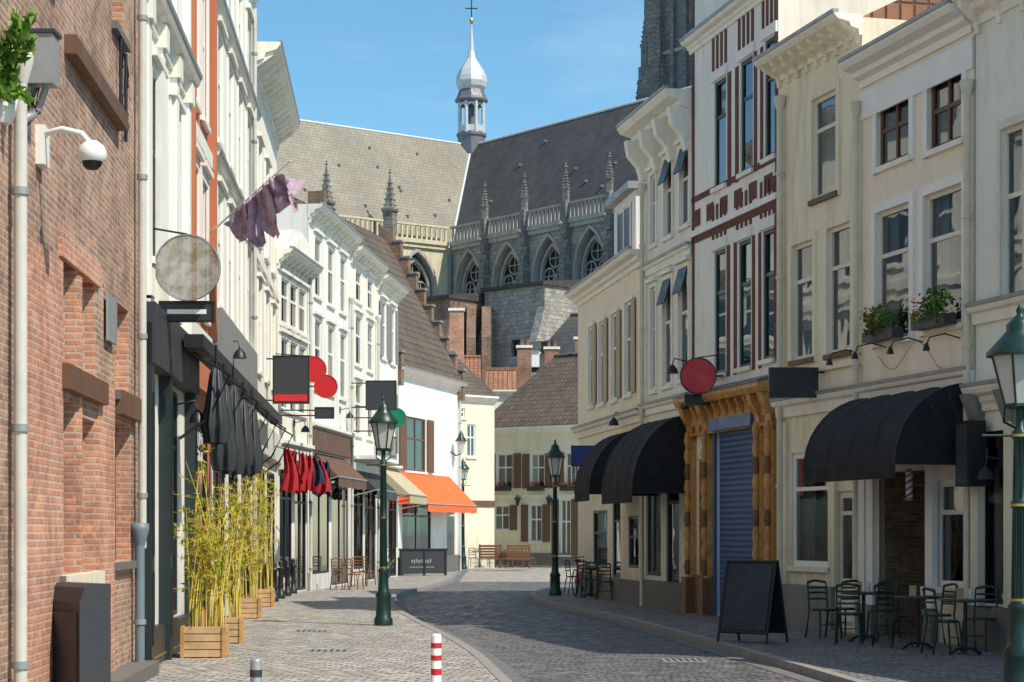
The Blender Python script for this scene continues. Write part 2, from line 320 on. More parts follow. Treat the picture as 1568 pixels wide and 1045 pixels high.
nz=nt.nodes.new('ShaderNodeTexNoise'); nz.inputs['Scale'].default_value=2.3; nz.inputs['Detail'].default_value=7; nz.inputs['Roughness'].default_value=.58; nt.links.new(mp.outputs[0],nz.inputs['Vector'])
f=ramp(nt,nz.outputs['Fac'],.5,.85,0,.35)
tint=mixc(nt,1.0,sky.outputs[0],(.68,1.03,1.10),'MULTIPLY')
cc=mixc(nt,f,tint,(6.0,7.0,7.4)); nt.links.new(cc,bg.inputs['Color']); bg.inputs['Strength'].default_value=.15
sc.view_settings.view_transform='Standard'; sc.view_settings.look='None'; sc.view_settings.exposure=0
# ---------------------------------------------------------------- ground
def cat(pts,k=6):
    out=[]; P=[pts[0]]+pts+[pts[-1]]
    for i in range(1,len(P)-2):
        p0,p1,p2,p3=P[i-1],P[i],P[i+1],P[i+2]
        for s in range(k):
            t=s/k; out.append(tuple(.5*((2*p1[j])+(-p0[j]+p2[j])*t+(2*p0[j]-5*p1[j]+4*p2[j]-p3[j])*t*t+(-p0[j]+3*p1[j]-3*p2[j]+p3[j])*t**3) for j in (0,1)))
    out.append(pts[-1]); return out
o=Obj('ground'); o.face('ground','sett_far',[(-900,-300,-.11),(900,-300,-.11),(900,1500,-.11),(-900,1500,-.11)]); o.finish()
lk=cat([(2.6,-8),(1.4,6),(.05,21.6),(-.62,29),(-1.9,38.5),(-2.75,46),(-3.1,54),(-2.7,60),(-2.2,70),(-2.25,80),(-2.3,92)])
rk=cat([(5.9,-8),(4.9,8),(3.87,22.1),(3.14,29.8),(2.15,38.9),(.85,47.5),(.5,53),(1.1,59.3),(2.6,65),(4.6,72),(12,84)])
def strip(o,part,mat,a,b,z):
    for i in range(len(a)-1): o.face(part,mat,[(*a[i],z),(*a[i+1],z),(*b[i+1],z),(*b[i],z)])
o=Obj('road')
def resamp(p,ys):
    r=[]
    for y in ys:
        for i in range(len(p)-1):
            if p[i][1]<=y<=p[i+1][1]+1e-6:
                t=(y-p[i][1])/max(1e-6,p[i+1][1]-p[i][1]); r.append((p[i][0]+(p[i+1][0]-p[i][0])*t,y)); break
        else: r.append((p[-1][0],y))
    return r
ys=[-8+i*1.2 for i in range(66)]
strip(o,'road','sett_road',resamp(lk,ys),resamp(rk,ys),-.1); o.finish()
def offs(p,d):
    r=[]
    for i in range(len(p)):
        a=Vector(p[max(0,i-1)]); b=Vector(p[min(len(p)-1,i+1)]); t=(b-a).normalized(); r.append((p[i][0]+t.y*d,p[i][1]-t.x*d))
    return r
for nm,p,s,far,mt in (('pavement',lk,-1,-13,'sett_pave'),('pavement',rk,1,24,'sett_paver')):
    o=Obj(nm); q=offs(p,s*.14); strip(o,'paving',mt,q,[(far,y) for _,y in q],0.0); o.finish()
    o=Obj('kerb'); strip(o,'kerb','kerb',p,q,.008)
    for i in range(len(p)-1): o.face('kerb','kerb',[(*p[i],-.11),(*p[i+1],-.11),(*p[i+1],.008),(*p[i],.008)])
    for i in range(len(p)-1): o.face('kerb','kerb',[(*q[i],-.01),(*q[i+1],-.01),(*q[i+1],.008),(*q[i],.008)])
    o.finish()
    o=Obj('gutter_slabs'); g=offs(p,-s*.28); strip(o,'g','gutterm',p,g,-.094); o.finish()
for x,y in ((-2.6,27.5),(-3.4,33),(2.4,27),(4.6,33.5)):
    o=Obj('drain_cover',(x,y,.004)); f=Fr((x-.3,y),(x+.3,y+.02)); z=.004 if not(-.5<x<3.2) else -.094
    box(o,'plate','zinc',f,0,.6,-.6,0,z-.01,z+.004)
    for k in range(6): box(o,'slots','black',f,.06+k*.09,.1+k*.09,-.52,-.08,z,z+.007)
    o.finish()
# ---------------------------------------------------------------- LEFT ROW (near)
def YL(x): return 5100/(.552*(600-x))
def YM(x): return 5100/(.157*(1050-x))
def left(x0,x1,fn=YL): return Fr(plan(x0,fn(x0)),plan(x1,fn(x1)))
fr=left(-140,212); o=Obj('brick_house',fr.P(0,0,0))
ops=[fr.rect(*r) for r in ((93,117,390,562),(124,146,425,578),(175,197,468,605),(88,116,612,880),(122,146,642,878),(173,200,645,860),(172,190,-120,50),(40,80,-300,-60))]
wall(o,'walls','brick_n',fr,0,fr.L,-.1,12,ops,.22,'brick_o')
for q in ops: window(o,fr,q,.22,'brown',.5,cur=2,sill='p_plinth',fw=.05)
for x0,x1,y0,y1 in ((90,152,572,608),(175,205,605,640)):
    a,b,c,d=fr.rect(x0,x1,y0,y1); box(o,'timber_beams','brown',fr,a,b,0,.10,c,d)
ua,ub=fr.u(98),fr.u(180); za=fr.z(100,75); box(o,'timber_beams','rust',fr,ua,ub,0,.12,za-.06,za+.12)
a,b=fr.u(40),fr.u(92); box(o,'brick_pier','brick_o',fr,a,b,-.01,.03,0,4.2)
a,b=fr.u(147),fr.u(172); box(o,'brick_pier','brick_o',fr,a,b,-.01,.03,0,3.3)
a,b=fr.u(117.5),fr.u(121.5); box(o,'brick_pier','brick_o',fr,a,b,-.01,.03,0,4.2)
a,b=fr.u(90),fr.u(150); box(o,'soldier_course','brick_o',fr,a,b,-.01,.035,4.25,4.5)
for x0,x1,y0,y1 in ((90,146,878,905),):
    a,b,c,d=fr.rect(x0,x1,y0,y1); box(o,'sill_stone','p_cream',fr,a,b,.0,.1,c,d)
box(o,'doorstep','p_plinth',fr,fr.u(140),fr.u(205),0,.3,-.05,.16)
a,b,c,d=fr.rect(158,171,455,525); box(o,'wall_plaque','zinc',fr,a,b,.03,.06,c,d)
for px,py in ((178,120),(186,150)):
    u,z=fr.u(px),fr.z(px,py); tube(o,'iron_anchors','black',[fr.P(u,.05,z-.5),fr.P(u,.05,z+.5)],.02,6)
    for k in (-1,1): tube(o,'iron_anchors','black',[fr.P(u,.05,z+.3*k),fr.P(u+.15,.05,z+.15*k),fr.P(u+.18,.05,z+.3*k),fr.P(u+.05,.05,z+.4*k)],.014,6)
body(o,fr,12,'brick_d',8,'gable','tile_d',3); o.finish(); FL1=fr
pipe('drainpipe',fr,12,'pipe',0,5.3,.055,.1); pipe('drainpipe',fr,205,'pipe',1.5,11.9,.05,.1); pipe('drainpipe',fr,201,'pipe_d',0,1.55,.058,.1)
o=Obj('utility_box',W(65,95,16.4)); f2=Fr(plan(40,16.4),plan(86,16.4)); box(o,'case','zinc',f2,.02,f2.L,-.1,.12,f2.z(60,132),f2.z(60,56)); box(o,'lid','dkgrey',f2,0,f2.L+.02,-.12,.14,f2.z(60,56)+.002,f2.z(60,50))
tube(o,'clamp','zinc',[W(50,135,16.4),W(50,175,16.4),W(32,185,16.3)],.05); tube(o,'clamp','zinc',[W(70,135,16.4),W(58,170,16.4)],.03)
for k in range(5): tube(o,'cables','black',[W(48+k*6,134,16.4),W(46+k*4,160+k*3,16.45),W(28,190+k*4,16.5)],.006,5)
o.finish()
o=Obj('security_camera',W(140,235,16.9)); box(o,'wall_plate','white',fr,fr.u(54),fr.u(62),0,.08,fr.z(58,255),fr.z(58,195))
tube(o,'arm','white',[W(60,222,17.0),W(70,205,16.95),W(95,198,16.9),(W(125,205,16.9)),W(140,222,16.9)],.028,10)
c=W(141,248,16.9); lathe(o,'housing','white',c,[(.10,0),(.125,.03),(.125,.09),(.1,.14),(.045,.18),(.0,.185)],20)
lathe(o,'dome_lens','black',c,[(.0,-.075),(.05,-.065),(.08,-.03),(.088,.0)],18); o.finish()
def foliage(o,part,mat,c,rad,n,size,droop=0,wf=.22):
    for i in range(n):
        while True:
            v=Vector([random.uniform(-1,1) for _ in range(3)])
            if v.length<1: break
        p=Vector(c)+Vector((v.x*rad[0],v.y*rad[1],v.z*rad[2]))
        d=Vector([random.gauss(0,1) for _ in range(3)]); d.z-=droop; d.normalize(); s=d.cross(Vector([random.gauss(0,1) for _ in range(3)])).normalized()
        L=size*random.uniform(.6,1.4); ww=L*wf
        o.face(part,mat,[p-d*L*.5,p+s*ww,p+d*L*.5,p-s*ww])
o=Obj('hanging_plant',W(5,110,15.4)); lathe(o,'pot','white',W(-2,190,15.5),[(.09,0),(.13,.08),(.15,.2),(.14,.21)],16)
tube(o,'hook','black',[W(-12,150,15.3),W(2,175,15.5)],.012)
for k in range(16):
    a=W(2,165,15.5); e=W(random.uniform(-30,60),random.uniform(15,165),15.4+random.uniform(-.25,.1)); mid=(a+e)/2+Vector((0,0,.12))
    tube(o,'stems','leaf',[a,mid,e],[.007,.005,.003],5)
    for t in range(3,14):
        q=a.lerp(mid,t/7) if t<7 else mid.lerp(e,(t-7)/7)
        foliage(o,'leaves','leafb',q,(.035,.035,.035),4,.13,.3,.16)
o.finish()
fc=Fr(plan(66,17.9),plan(134,17.2)); o=Obj('electrical_cabinet',fc.P(0,0,0))
zt=fc.z(90,893); prof(o,'case','dkgrey',fc,[(-.25,0),(.05,0),(.05,zt-.16),(-.0,zt-.03),(-.06,zt),(-.25,zt)],0,fc.L-.05)
box(o,'door_panel','dkgrey',fc,.05,fc.L-.1,.052,.062,.12,zt-.25); box(o,'lock','zinc',fc,.06,.09,.063,.08,.55,.63); box(o,'plinth','black',fc,-.01,fc.L-.03,-.26,.07,0,.07); o.finish()
# white pilastered house with dark shopfront
fr=left(212,285); o=Obj('white_townhouse',fr.P(0,0,0)); ops=regular(fr,2,[(5.2,7.6),(8.8,11)],1.0)
shop=[(.5,1.9,.5,3.7),(2.6,4.6,.5,3.7)]
wall(o,'walls','p_white',fr,0,fr.L,-.1,14.5,ops+shop,.08)
for q in ops: window(o,fr,q,.08,'white',.6,sur='p_trim',lintel='p_trim')
for q in shop: window(o,fr,q,.08,'shopgreen',.75,sill=None,cur=0,posters=1)
for px in (218,240,262,281): 
    u=fr.u(px); box(o,'pilasters','p_white',fr,u-.14,u+.14,.0,.1,4.6,14); box(o,'pilaster_caps','p_trim',fr,u-.18,u+.18,.0,.15,8.0,8.3); box(o,'pilaster_bases','p_trim',fr,u-.18,u+.18,.0,.14,4.6,4.95)
for u in (.02,2.05,fr.L-.25): box(o,'shopfront','shopgreen',fr,u,u+.24,.0,.16,0,4.25); box(o,'shopfront_panels','black',fr,u+.05,u+.19,.16,.175,.3,1.2); box(o,'shopfront_panels','black',fr,u+.05,u+.19,.16,.175,1.4,3.4)
box(o,'shop_fascia','dkgrey',fr,0.02,fr.L,.0,.2,3.75,4.5); box(o,'shop_stallriser','shopgreen',fr,0.02,fr.L,.0,.1,0,.48)
box(o,'gold_lining','gold',fr,.3,fr.L-.3,.1,.108,.1,.12)
cornice(o,'p_trim',fr,0,fr.L,8.45,.35,.22); cornice(o,'p_trim',fr,0,fr.L,14.5,.6,.4,.5)
body(o,fr,14.5,'p_white2',8,'flat','zinc',0); o.finish(); FL2=fr
fr=left(285,322); o=Obj('orange_brick_townhouse',fr.P(0,0,0)); ops=regular(fr,2,[(5.2,7.4),(8.4,10.6),(11.4,13)],.95,.4,.4)
shop=[(.3,fr.L-.3,.4,3.4)]
wall(o,'walls','p_red',fr,0,fr.L,-.1,15,ops+shop,.07)
for q in ops: window(o,fr,q,.07,'white',.6,sur='p_white',lintel='p_trim',sw=.16)
for q in shop: window(o,fr,q,.07,'black',.8,mull=True,sill=None,cur=0,posters=2)
for z in (4.8,7.9,11): box(o,'string_courses','p_trim',fr,0,fr.L,0,.07,z-.12,z+.12)
for u in (.02,fr.L-.3): box(o,'red_pilasters','p_red',fr,u,u+.28,0,.12,4.9,14.5)
cornice(o,'p_trim',fr,0,fr.L,15,.5,.4,.5); body(o,fr,15,'p_white2',8,'gable','tile_r',2); o.finish()
fr=left(322,388); o=Obj('white_townhouse',fr.P(0,0,0)); ops=regular(fr,4,[(5.7,7.7),(8.6,10.5),(11.2,12.6)],1.05); shop=[(.5,3.0,.3,3.4),(3.7,6,.3,3.4),(6.8,9.6,.3,3.4)]
wall(o,'walls','p_white',fr,0,fr.L,-.1,13.9,ops+shop,.06)
for q in ops: window(o,fr,q,.06,'white',.6,sur='p_trim',lintel='p_trim')
for q in shop: window(o,fr,q,.06,'black',.8,mull=True,sill=None,cur=0,posters=2)
box(o,'dark_fascia','p_grey',fr,0.02,fr.L*.85,.0,.2,4.5,5.5)
for z in (8.15,10.9): cornice(o,'p_trim',fr,0,fr.L,z,.22,.16)
for u in (.1,fr.L-.35): box(o,'quoins','p_trim',fr,u,u+.3,0,.07,5.6,13.3)
cornice(o,'p_trim',fr,0,fr.L,13.9,.5,.45,.5); body(o,fr,13.9,'p_white2',8,'flat','zinc',2); o.finish(); FL4=fr
pipe('drainpipe',fr,382,'pipe',0,13,.05)
fr=left(388,424); o=Obj('white_townhouse',fr.P(0,0,0)); ops=regular(fr,3,[(5.4,7.4),(8.4,10.6)],1.1); shop=[(.5,4,.3,3.2),(4.7,8.0,.3,3.2)]
wall(o,'walls','p_white2',fr,0,fr.L,-.1,12.6,ops+shop,.06)
for q in ops: window(o,fr,q,.06,'white',.6,sur='p_trim',lintel='p_trim')
for q in shop: window(o,fr,q,.06,'black',.8,mull=True,sill=None,cur=0,posters=2)
box(o,'fascia','offwhite',fr,0,fr.L,0,.15,3.5,4.2); box(o,'string_courses','p_trim',fr,0,fr.L,0,.09,7.8,8.0)
cornice(o,'p_trim',fr,0,fr.L,12.6,.6,.6,.6); body(o,fr,12.6,'p_white2',8,'flat','zinc',2); o.finish()
fr=left(255,402); o=Obj('folded_awning',fr.P(0,0,4.4)); box(o,'cassette','black',fr,0,fr.L*.97,.24,.5,4.22,4.40)
for k in range(7):
    u=fr.L*(.03+.145*k); tube(o,'arms','black',[fr.P(u,.3,4.2),fr.P(u+.15,.8,3.9),fr.P(u+.2,.5,3.3),fr.P(u+.1,.1,3.0)],.022)
for k,(px,z0,z1) in enumerate(((268,2.95,4.05),(283,2.6,3.9),(300,2.6,4.0),(318,2.8,3.9),(335,2.7,3.95))):
    u=fr.u(px); c=fr.P(u,.58,0); rows=[]
    for z,r in ((z0,.13),(z0+.25,.17),((z0+z1)/2,.12),(z1-.1,.07),(z1,.03)):
        rows.append([(c.x+(r*(1+.3*math.cos(t*7)))*math.cos(t),c.y+(r*(1+.3*math.cos(t*7)))*math.sin(t)*1.8,z) for t in [2*math.pi*j/28 for j in range(28)]])
    o.grid('folded_cloth','dkgrey',rows,True)
    tube(o,'poles','black',[(c.x,c.y,z0-.1),(c.x,c.y,z1+.3)],.02)
o.finish()
# ---------------------------------------------------------------- LEFT ROW (far)
def farhouse(name,x0,x1,zt,wm,cols,rows,shopz=3.2,fm='white',roof='gable',rm='tile_r',rh=2.5,br=.6,dep=.06,w=1.05,sur='p_trim',shut=None,shopm='black',cproj=.42,mull=False):
    fr=left(x0,x1,YM); o=Obj(name,fr.P(0,0,0)); ops=regular(fr,cols,rows,w,.35,.35)
    shop=[(.35,fr.L*.5-.2,.45,shopz),(fr.L*.5+.2,fr.L-.35,.05,shopz)]
    wall(o,'walls',wm,fr,0,fr.L,-.1,zt,ops+shop,dep)
    for q in ops:
        window(o,fr,q,dep,fm,.6,sur=sur,lintel=sur,mull=mull,fw=.055)
        if shut:
            for s in (-1,1):
                a=q[0]-.5 if s<0 else q[1]+.05; box(o,'shutters',shut,fr,a,a+.42,.04,.09,q[2],q[3])
    for q in shop: window(o,fr,q,dep,shopm,.78,mull=True,sill=None,cur=0,posters=3)
    box(o,'shop_fascia',random.choice(['offwhite','brown','dkgrey']),fr,.1,fr.L-.1,0,.12,shopz+.15,shopz+.75)
    prof(o,'shop_cornice','p_trim',fr,[(0,shopz+.78),(.2,shopz+.86),(.2,shopz+.95),(0,shopz+.95)],0.02,fr.L-.02)
    cornice(o,'p_trim',fr,0,fr.L,zt,.4,cproj,br); box(o,'plinth','p_plinth',fr,0,.3,0,.06,0,.5)
    body(o,fr,zt,wm,7,roof,rm,rh); o.finish(); return fr
fA=farhouse('white_townhouse',424,472,9.2,'p_white2',3,[(5.0,6.9),(7.3,8.5)],rm='zinc',rh=.6)
o=Obj('curved_pediment',fA.P(2.5,0,9.4)); pts=[(.3,9.22)]+[(.3+(fA.L-.6)*(1-math.cos(t))/2,9.22+.75*math.sin(t)) for t in [math.pi*k/12 for k in range(1,12)]]+[(fA.L-.3,9.22)]
prism(o,'tympanum','p_trim',fA,pts,-.3,.2); prism(o,'rim','p_white2',fA,[(.9,9.3),(fA.L-.9,9.3),(fA.L/2+.5,9.75),(fA.L/2-.5,9.75)],.2,.26); o.finish()
fB=farhouse('white_townhouse',472,536,11.1,'p_white',3,[(5.9,7.9),(8.6,10.3)],shopz=3.9,rh=1.6)
fC=farhouse('cream_townhouse',536,577,10.9,'p_white2',2,[(4.9,6.6),(7.2,8.8),(9.3,10.3)],rm='tile_d',w=1.2,rh=1.5)
fD=farhouse('white_townhouse',577,609,10.7,'p_white',2,[(4.6,6.8),(7.9,9.9)],rm='tile_d',shut='p_grey',rh=1.2)
for fr,px in ((fB,534),(fC,575),(fA,470)): pipe('drainpipe',fr,px,'pipe',0,9,.05)
o=Obj('iron_balcony',fC.P(2,0,3.6)); box(o,'slab','p_trim',fC,.3,fC.L-.3,.0,.8,4.05,4.17)
for k in range(22): u=.35+k*(fC.L-.7)/21; tube(o,'balusters','black',[fC.P(u,.75,4.17),fC.P(u,.75,4.95)],.012,5)
tube(o,'rail','black',[fC.P(.3,0,4.95),fC.P(.3,.75,4.95),fC.P(fC.L-.3,.75,4.95)],.025,6); o.finish()
# stepped gable
fr=Fr(plan(606,75),plan(704,84)); o=Obj('stepped_gable_house',fr.P(0,0,0))
ops=[fr.rect(622,652,640,722),fr.rect(616,660,765,850),fr.rect(684,698,770,868)]
wall(o,'walls','p_white',fr,0,fr.L,-.1,8.0,ops,.08)
window(o,fr,ops[0],.08,'brown',.6,mull=True,cur=1); window(o,fr,ops[1],.08,'dkgreen',.7,mull=True,cur=0,posters=3); window(o,fr,ops[2],.08,'offwhite',.8,sill=None)
for s in (0,1):
    q=ops[0]; a=q[0]-1.0 if s==0 else q[1]+.1; box(o,'shutters','brown',fr,a,a+.85,.02,.08,q[2],q[3])
cornice(o,'p_trim',fr,0,fr.L,8.0,.35,.35)
box(o,'plinth','p_plinth',fr,0,fr.L,.0,.05,0,.7)
D=3.2; H=14.3
prof(o,'roof','tile_d',fr,[(.3,7.95+.06),(-D,H),(-2*D,8.0)],0.02,fr.L-.4)
for uu in (.012,fr.L-.012): o.face('side_walls','p_white2',[fr.P(uu,0,-.1),fr.P(uu,-2*D,-.1),fr.P(uu,-2*D,8),fr.P(uu,0,8)])
def stepped(o,fr,D,z0,z1,steps,u0,u1,mat):
    pts=[(.25,z0-.9),(.25,z0+.35)]
    for k in range(steps):
        n=.25-(D+.1)*(k+1)/(steps+.5); pts+= [(n,z0+.35+(z1-z0)*k/steps),(n,z0+.35+(z1-z0)*(k+1)/steps)]
    mir=[(-2*D-n,z) for n,z in pts[::-1]]
    prof(o,'stepped_gable',mat,fr,pts+mir,u0,u1)
    for i in range(2,len(pts),2):
        n,z=pts[i-1][0],pts[i-1][1]; m=pts[i][0]; prof(o,'coping_stones','p_grey',fr,[(n+.05,z+.003),(m+.02,z+.003),(m+.02,z+.09),(n+.05,z+.09)],u0-.05,u1+.05)
stepped(o,fr,D,8.2,14.5,9,fr.L-.38,fr.L,'brick_d'); stepped(o,fr,D,8.2,14.5,9,-.1,.25,'brick_d')
o.finish(); fW=fr; pipe('drainpipe',fr,701,'pipe',0,7.6,.05)
def backhouse(name,x0,x1,Y0,Y1,ze,zr,wm,rm,depth=8,ops=(),hipL=0,hipR=0,fm='white',dep=.1,shut=None,over=.25,cor=True,sur=None):
    fr=Fr(plan(x0,Y0),plan(x1,Y1)); o=Obj(name,fr.P(0,0,0)); qs=[fr.rect(*r) for r in ops]
    wall(o,'walls',wm,fr,0,fr.L,-.1,ze,qs,dep)
    for q in qs:
        window(o,fr,q,dep,fm,.6,mull=True,sur=sur)
        if shut:
            for a in (q[0]-.5,q[1]+.06): box(o,'shutters',shut,fr,a,a+.44,.03,.08,q[2],q[3])
    for uu in (.012,fr.L-.012):
        pts=[fr.P(uu,0,-.1),fr.P(uu,-depth,-.1),fr.P(uu,-depth,ze)]
        if not(hipL if uu<1 else hipR): pts.append(fr.P(uu,-depth/2,zr-.03))
        o.face('side_walls',wm,pts+[fr.P(uu,0,ze)])
    L=fr.L; e=over; a,b=fr.P(-e*.3,e,ze),fr.P(L+e*.3,e,ze); c,d=fr.P(L-hipR,-depth/2,zr),fr.P(hipL,-depth/2,zr); g,h=fr.P(-e*.3,-depth-e,ze),fr.P(L+e*.3,-depth-e,ze)
    o.face('roof',rm,[a,b,c,d]); o.face('roof',rm,[h,g,d,c])
    if hipL: o.face('roof',rm,[g,a,d])
    if hipR: o.face('roof',rm,[b,h,c])
    tube(o,'ridge_tiles',rm,[d+Vector((0,0,.02)),c+Vector((0,0,.02))],.12,8)
    if cor: prof(o,'cornice','p_trim',fr,[(0,ze-.35),(.1,ze-.3),(.28,ze-.1),(.28,ze-.01),(0,ze-.01)],-.05,L+.05)
    return o,fr
o,fr=backhouse('yellow_house',732,894,101,97,7.0,10.9,'p_yellow','tile_d',8,[(761,786,695,748),(813,834,695,748),(866,882,693,745),(757,780,774,812),(811,830,773,830),(858,874,765,850)],hipL=2.0,shut='brown',sur='p_trim')
box(o,'plinth','p_plinth',fr,0,fr.L,0,.06,0,.6); box(o,'band','p_trim',fr,0,fr.L,0,.05,3.4,3.55)
for px in (772,823,873):
    q=fr.rect(px-12,px+12,742,752); box(o,'flower_boxes','dkgrey',fr,q[0],q[1],.05,.25,q[2],q[3]-.1); foliage(o,'geraniums','leafr',fr.P((q[0]+q[1])/2,.2,q[3]),(.35,.12,.14),70,.12); foliage(o,'geranium_leaves','leaf',fr.P((q[0]+q[1])/2,.2,q[3]-.05),(.4,.12,.12),60,.12)
for px in (797,845): lathe(o,'wall_lanterns','black',fr.P(fr.u(px),.25,fr.z(px,775)),[(.05,0),(.14,.35),(.18,.38),(.03,.55)],6,False)
o.finish()
o,fr=backhouse('cream_house',690,757,94,96,8.3,10.6,'p_cream','tile_d',6,[(700,712,625,640),(715,728,650,700)]); box(o,'shopband','brown',fr,0,fr.L,0,.05,2.9,3.2); o.finish()
o,fr=backhouse('white_house',744,800,108,108,9.5,10.8,'p_white2','tile_r',5,[]); o.finish()
o,fr=backhouse('slate_roof_house',800,905,114,112,10.9,14.6,'p_white2','slate',8,[(812,826,528,540)],hipL=1.2)
f3=Fr(plan(806,113),plan(826,113)); box(o,'dormer','p_white',f3,0,f3.L,-1.5,-.1,11.2,12.2); prof(o,'dormer_roof','slate',f3,[(.05,12.2),(-.7,12.7),(-1.5,12.2)],-.1,f3.L+.1); o.finish()
o,fr=backhouse('brick_house',835,900,108,107,9.4,10.6,'brick_r','tile_r',4,[]); o.finish()
o,fr=backhouse('tiled_house',690,735,118,118,10.3,12.4,'brick_r','tile_r',5,[]); o.finish()
for px,py,Y in ((699,476,106),(803,533,104),(891,520,103),(672,520,100),(845,535,109)):
    f3=Fr(plan(px-11,Y),plan(px+11,Y)); o=Obj('chimney',f3.P(0,0,9)); zt=f3.z(px,py); box(o,'stack','brick_o' if Y in(106,) else 'brick_r',f3,0,f3.L,-.6,0,zt-3.2,zt); box(o,'cap','p_trim',f3,-.06,f3.L+.06,-.66,.06,zt+.002,zt+.14)
    for k in (.3,.7): lathe(o,'pots','rust',f3.P(f3.L*k,-.3,zt+.14),[(.1,0),(.08,.35),(.1,.38)],8)
    o.finish()
for x0,x1,y,Y,hm in ((742,834,430,138,'stone_b'),(686,760,455,146,'brick_d'),(834,905,470,142,'stone_b'),(600,690,450,140,'brick_d')):
    f3=Fr(plan(x0,Y+2),plan(x1,Y-2)); zt=f3.z((x0+x1)/2,y+12); o=Obj('church_chapel',f3.P(0,0,0))
    wall(o,'walls',hm,f3,0,f3.L,-.1,zt,[(f3.L*.45,f3.L*.6,zt-4.8,zt-3.6)],.3); box(o,'window_glass','cglass',f3,f3.L*.45,f3.L*.6,-.32,-.3,zt-4.8,zt-3.6)
    for uu in (0,f3.L): o.face('walls',hm,[f3.P(uu,0,-.1),f3.P(uu,-6,-.1),f3.P(uu,-6,zt),f3.P(uu,0,zt)])
    prof(o,'roof','slate',f3,[(.3,zt),(.3,zt+.25),(-6,zt+1.0),(-6,zt)],-.15,f3.L+.15)
    for k in (.02,.9): prof(o,'corner_buttress',hm,f3,[(1.0,-.1),(1.0,zt-4),(.1,zt-1.5),(0,zt-1.5),(0,-.1)],f3.L*k,f3.L*k+.7)
    o.finish()
for px in (700,722,745):
    f3=Fr(plan(px-7,139),plan(px+7,139)); o=Obj('church_buttress',f3.P(0,0,0)); prof(o,'b','brick_d',f3,[(1.6,0),(1.6,f3.z(px,520)),(.2,f3.z(px,470)),(-3,f3.z(px,470)),(-3,0)],0,f3.L); o.finish()
# ---------------------------------------------------------------- CHURCH
C=Vector((-5.17,165,0)); UR=Vector((.608,-.794,0)); UL=Vector((-.797,-.603,0)); wd=8.0
ze=26.0; zr=36.4
ch=Obj('gothic_church',C)
frR=Fr((C.x,C.y),(C.x+UR.x*46,C.y+UR.y*46)); frL=Fr((C.x+UL.x*21,C.y+UL.y*21),(C.x,C.y))
def arc(u0,u1,zs,zt,k=7):
    w=u1-u0; h=zt-zs; L=[(u1-w*math.cos(t),zs+h*math.sin(t)/math.sin(math.pi/3)) for t in [math.pi/3*i/k for i in range(k+1)]]
    return L+[(u0+u1-u,z) for u,z in L[::-1][1:]]
def gothic(o,fr,uc,hw,zb,zs,zt,wallmat,dep=.9):
    u0,u1=uc-hw,uc+hw; A=arc(u0,u1,zs,zt); m=len(A)//2
    o.face('walls_'+wallmat,wallmat,[fr.P(u,0,z) for u,z in [(u0,zt)]+A[:m+1]]); o.face('walls_'+wallmat,wallmat,[fr.P(u,0,z) for u,z in A[m:]+[(u1,zt)]])
    full=[(u0,zb)]+A+[(u1,zb)]
    for i in range(len(full)-1):
        a,b=full[i],full[i+1]; o.face('arch_reveals','stone_l',[fr.P(a[0],0,a[1]),fr.P(b[0],0,b[1]),fr.P(b[0],-dep,b[1]),fr.P(a[0],-dep,a[1])])
    for s,n0 in ((1.12,.1),(.88,-.4)):
        B=[(uc+(u-uc)*s,zs+(z-zs)*s if z>zs else z) for u,z in full]; B2=[(uc+(u-uc)*(s-.1),zs+(z-zs)*(s-.1) if z>zs else z) for u,z in full]
        for i in range(len(B)-1):
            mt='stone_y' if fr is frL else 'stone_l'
            o.face('mouldings',mt,[fr.P(B[i][0],n0,B[i][1]),fr.P(B[i+1][0],n0,B[i+1][1]),fr.P(B2[i+1][0],n0,B2[i+1][1]),fr.P(B2[i][0],n0,B2[i][1])])
            o.face('mouldings',mt,[fr.P(B2[i][0],n0,B2[i][1]),fr.P(B2[i+1][0],n0,B2[i+1][1]),fr.P(B2[i+1][0],n0-.3,B2[i+1][1]),fr.P(B2[i][0],n0-.3,B2[i][1])])
            o.face('mouldings',mt,[fr.P(B[i][0],n0,B[i][1]),fr.P(B[i+1][0],n0,B[i+1][1]),fr.P(B[i+1][0],n0-.3,B[i+1][1]),fr.P(B[i][0],n0-.3,B[i][1])])
    o.face('window_glass','cglass',[fr.P(u,-dep+.05,z) for u,z in full])
    for k in range(1,4):
        u=u0+(u1-u0)*k/4; box(o,'tracery','stone_l',fr,u-.07,u+.07,-dep+.06,-dep+.2,zb,zs+(.3 if k==2 else .0))
    for cu,cz,r in ((uc-hw*.45,zs+.15,hw*.36),(uc+hw*.45,zs+.15,hw*.36),(uc,zs+hw*.85,hw*.42)):
        tube(o,'tracery_rings','stone_l',[fr.P(cu+r*math.cos(t),-dep+.13,cz+r*math.sin(t)) for t in [2*math.pi*i/14 for i in range(15)]],.08,5)
        for t in (0,math.pi/2): tube(o,'tracery_rings','stone_l',[fr.P(cu-r*math.cos(t),-dep+.13,cz-r*math.sin(t)),fr.P(cu+r*math.cos(t),-dep+.13,cz+r*math.sin(t))],.05,5)
def bays(o,fr,centers,wm,hw=1.8):
    ops=[(c-hw,c+hw,16.5,24.9) for c in centers] 
    us=sorted({0,fr.L}|{x for q in ops for x in q[:2]})
    for i in range(len(us)-1):
        a,b=us[i],us[i+1]; mid=(a+b)/2; hole=any(q[0]<mid<q[1] for q in ops)
        segs=[(-.1,16.5),(24.9,ze)] if hole else [(-.1,ze)]
        for z0,z1 in segs: o.face('walls_'+wm,wm,[fr.P(a,0,z0),fr.P(b,0,z0),fr.P(b,0,z1),fr.P(a,0,z1)])
    for c in centers: gothic(o,fr,c,hw,16.5,21.8,24.9,wm)
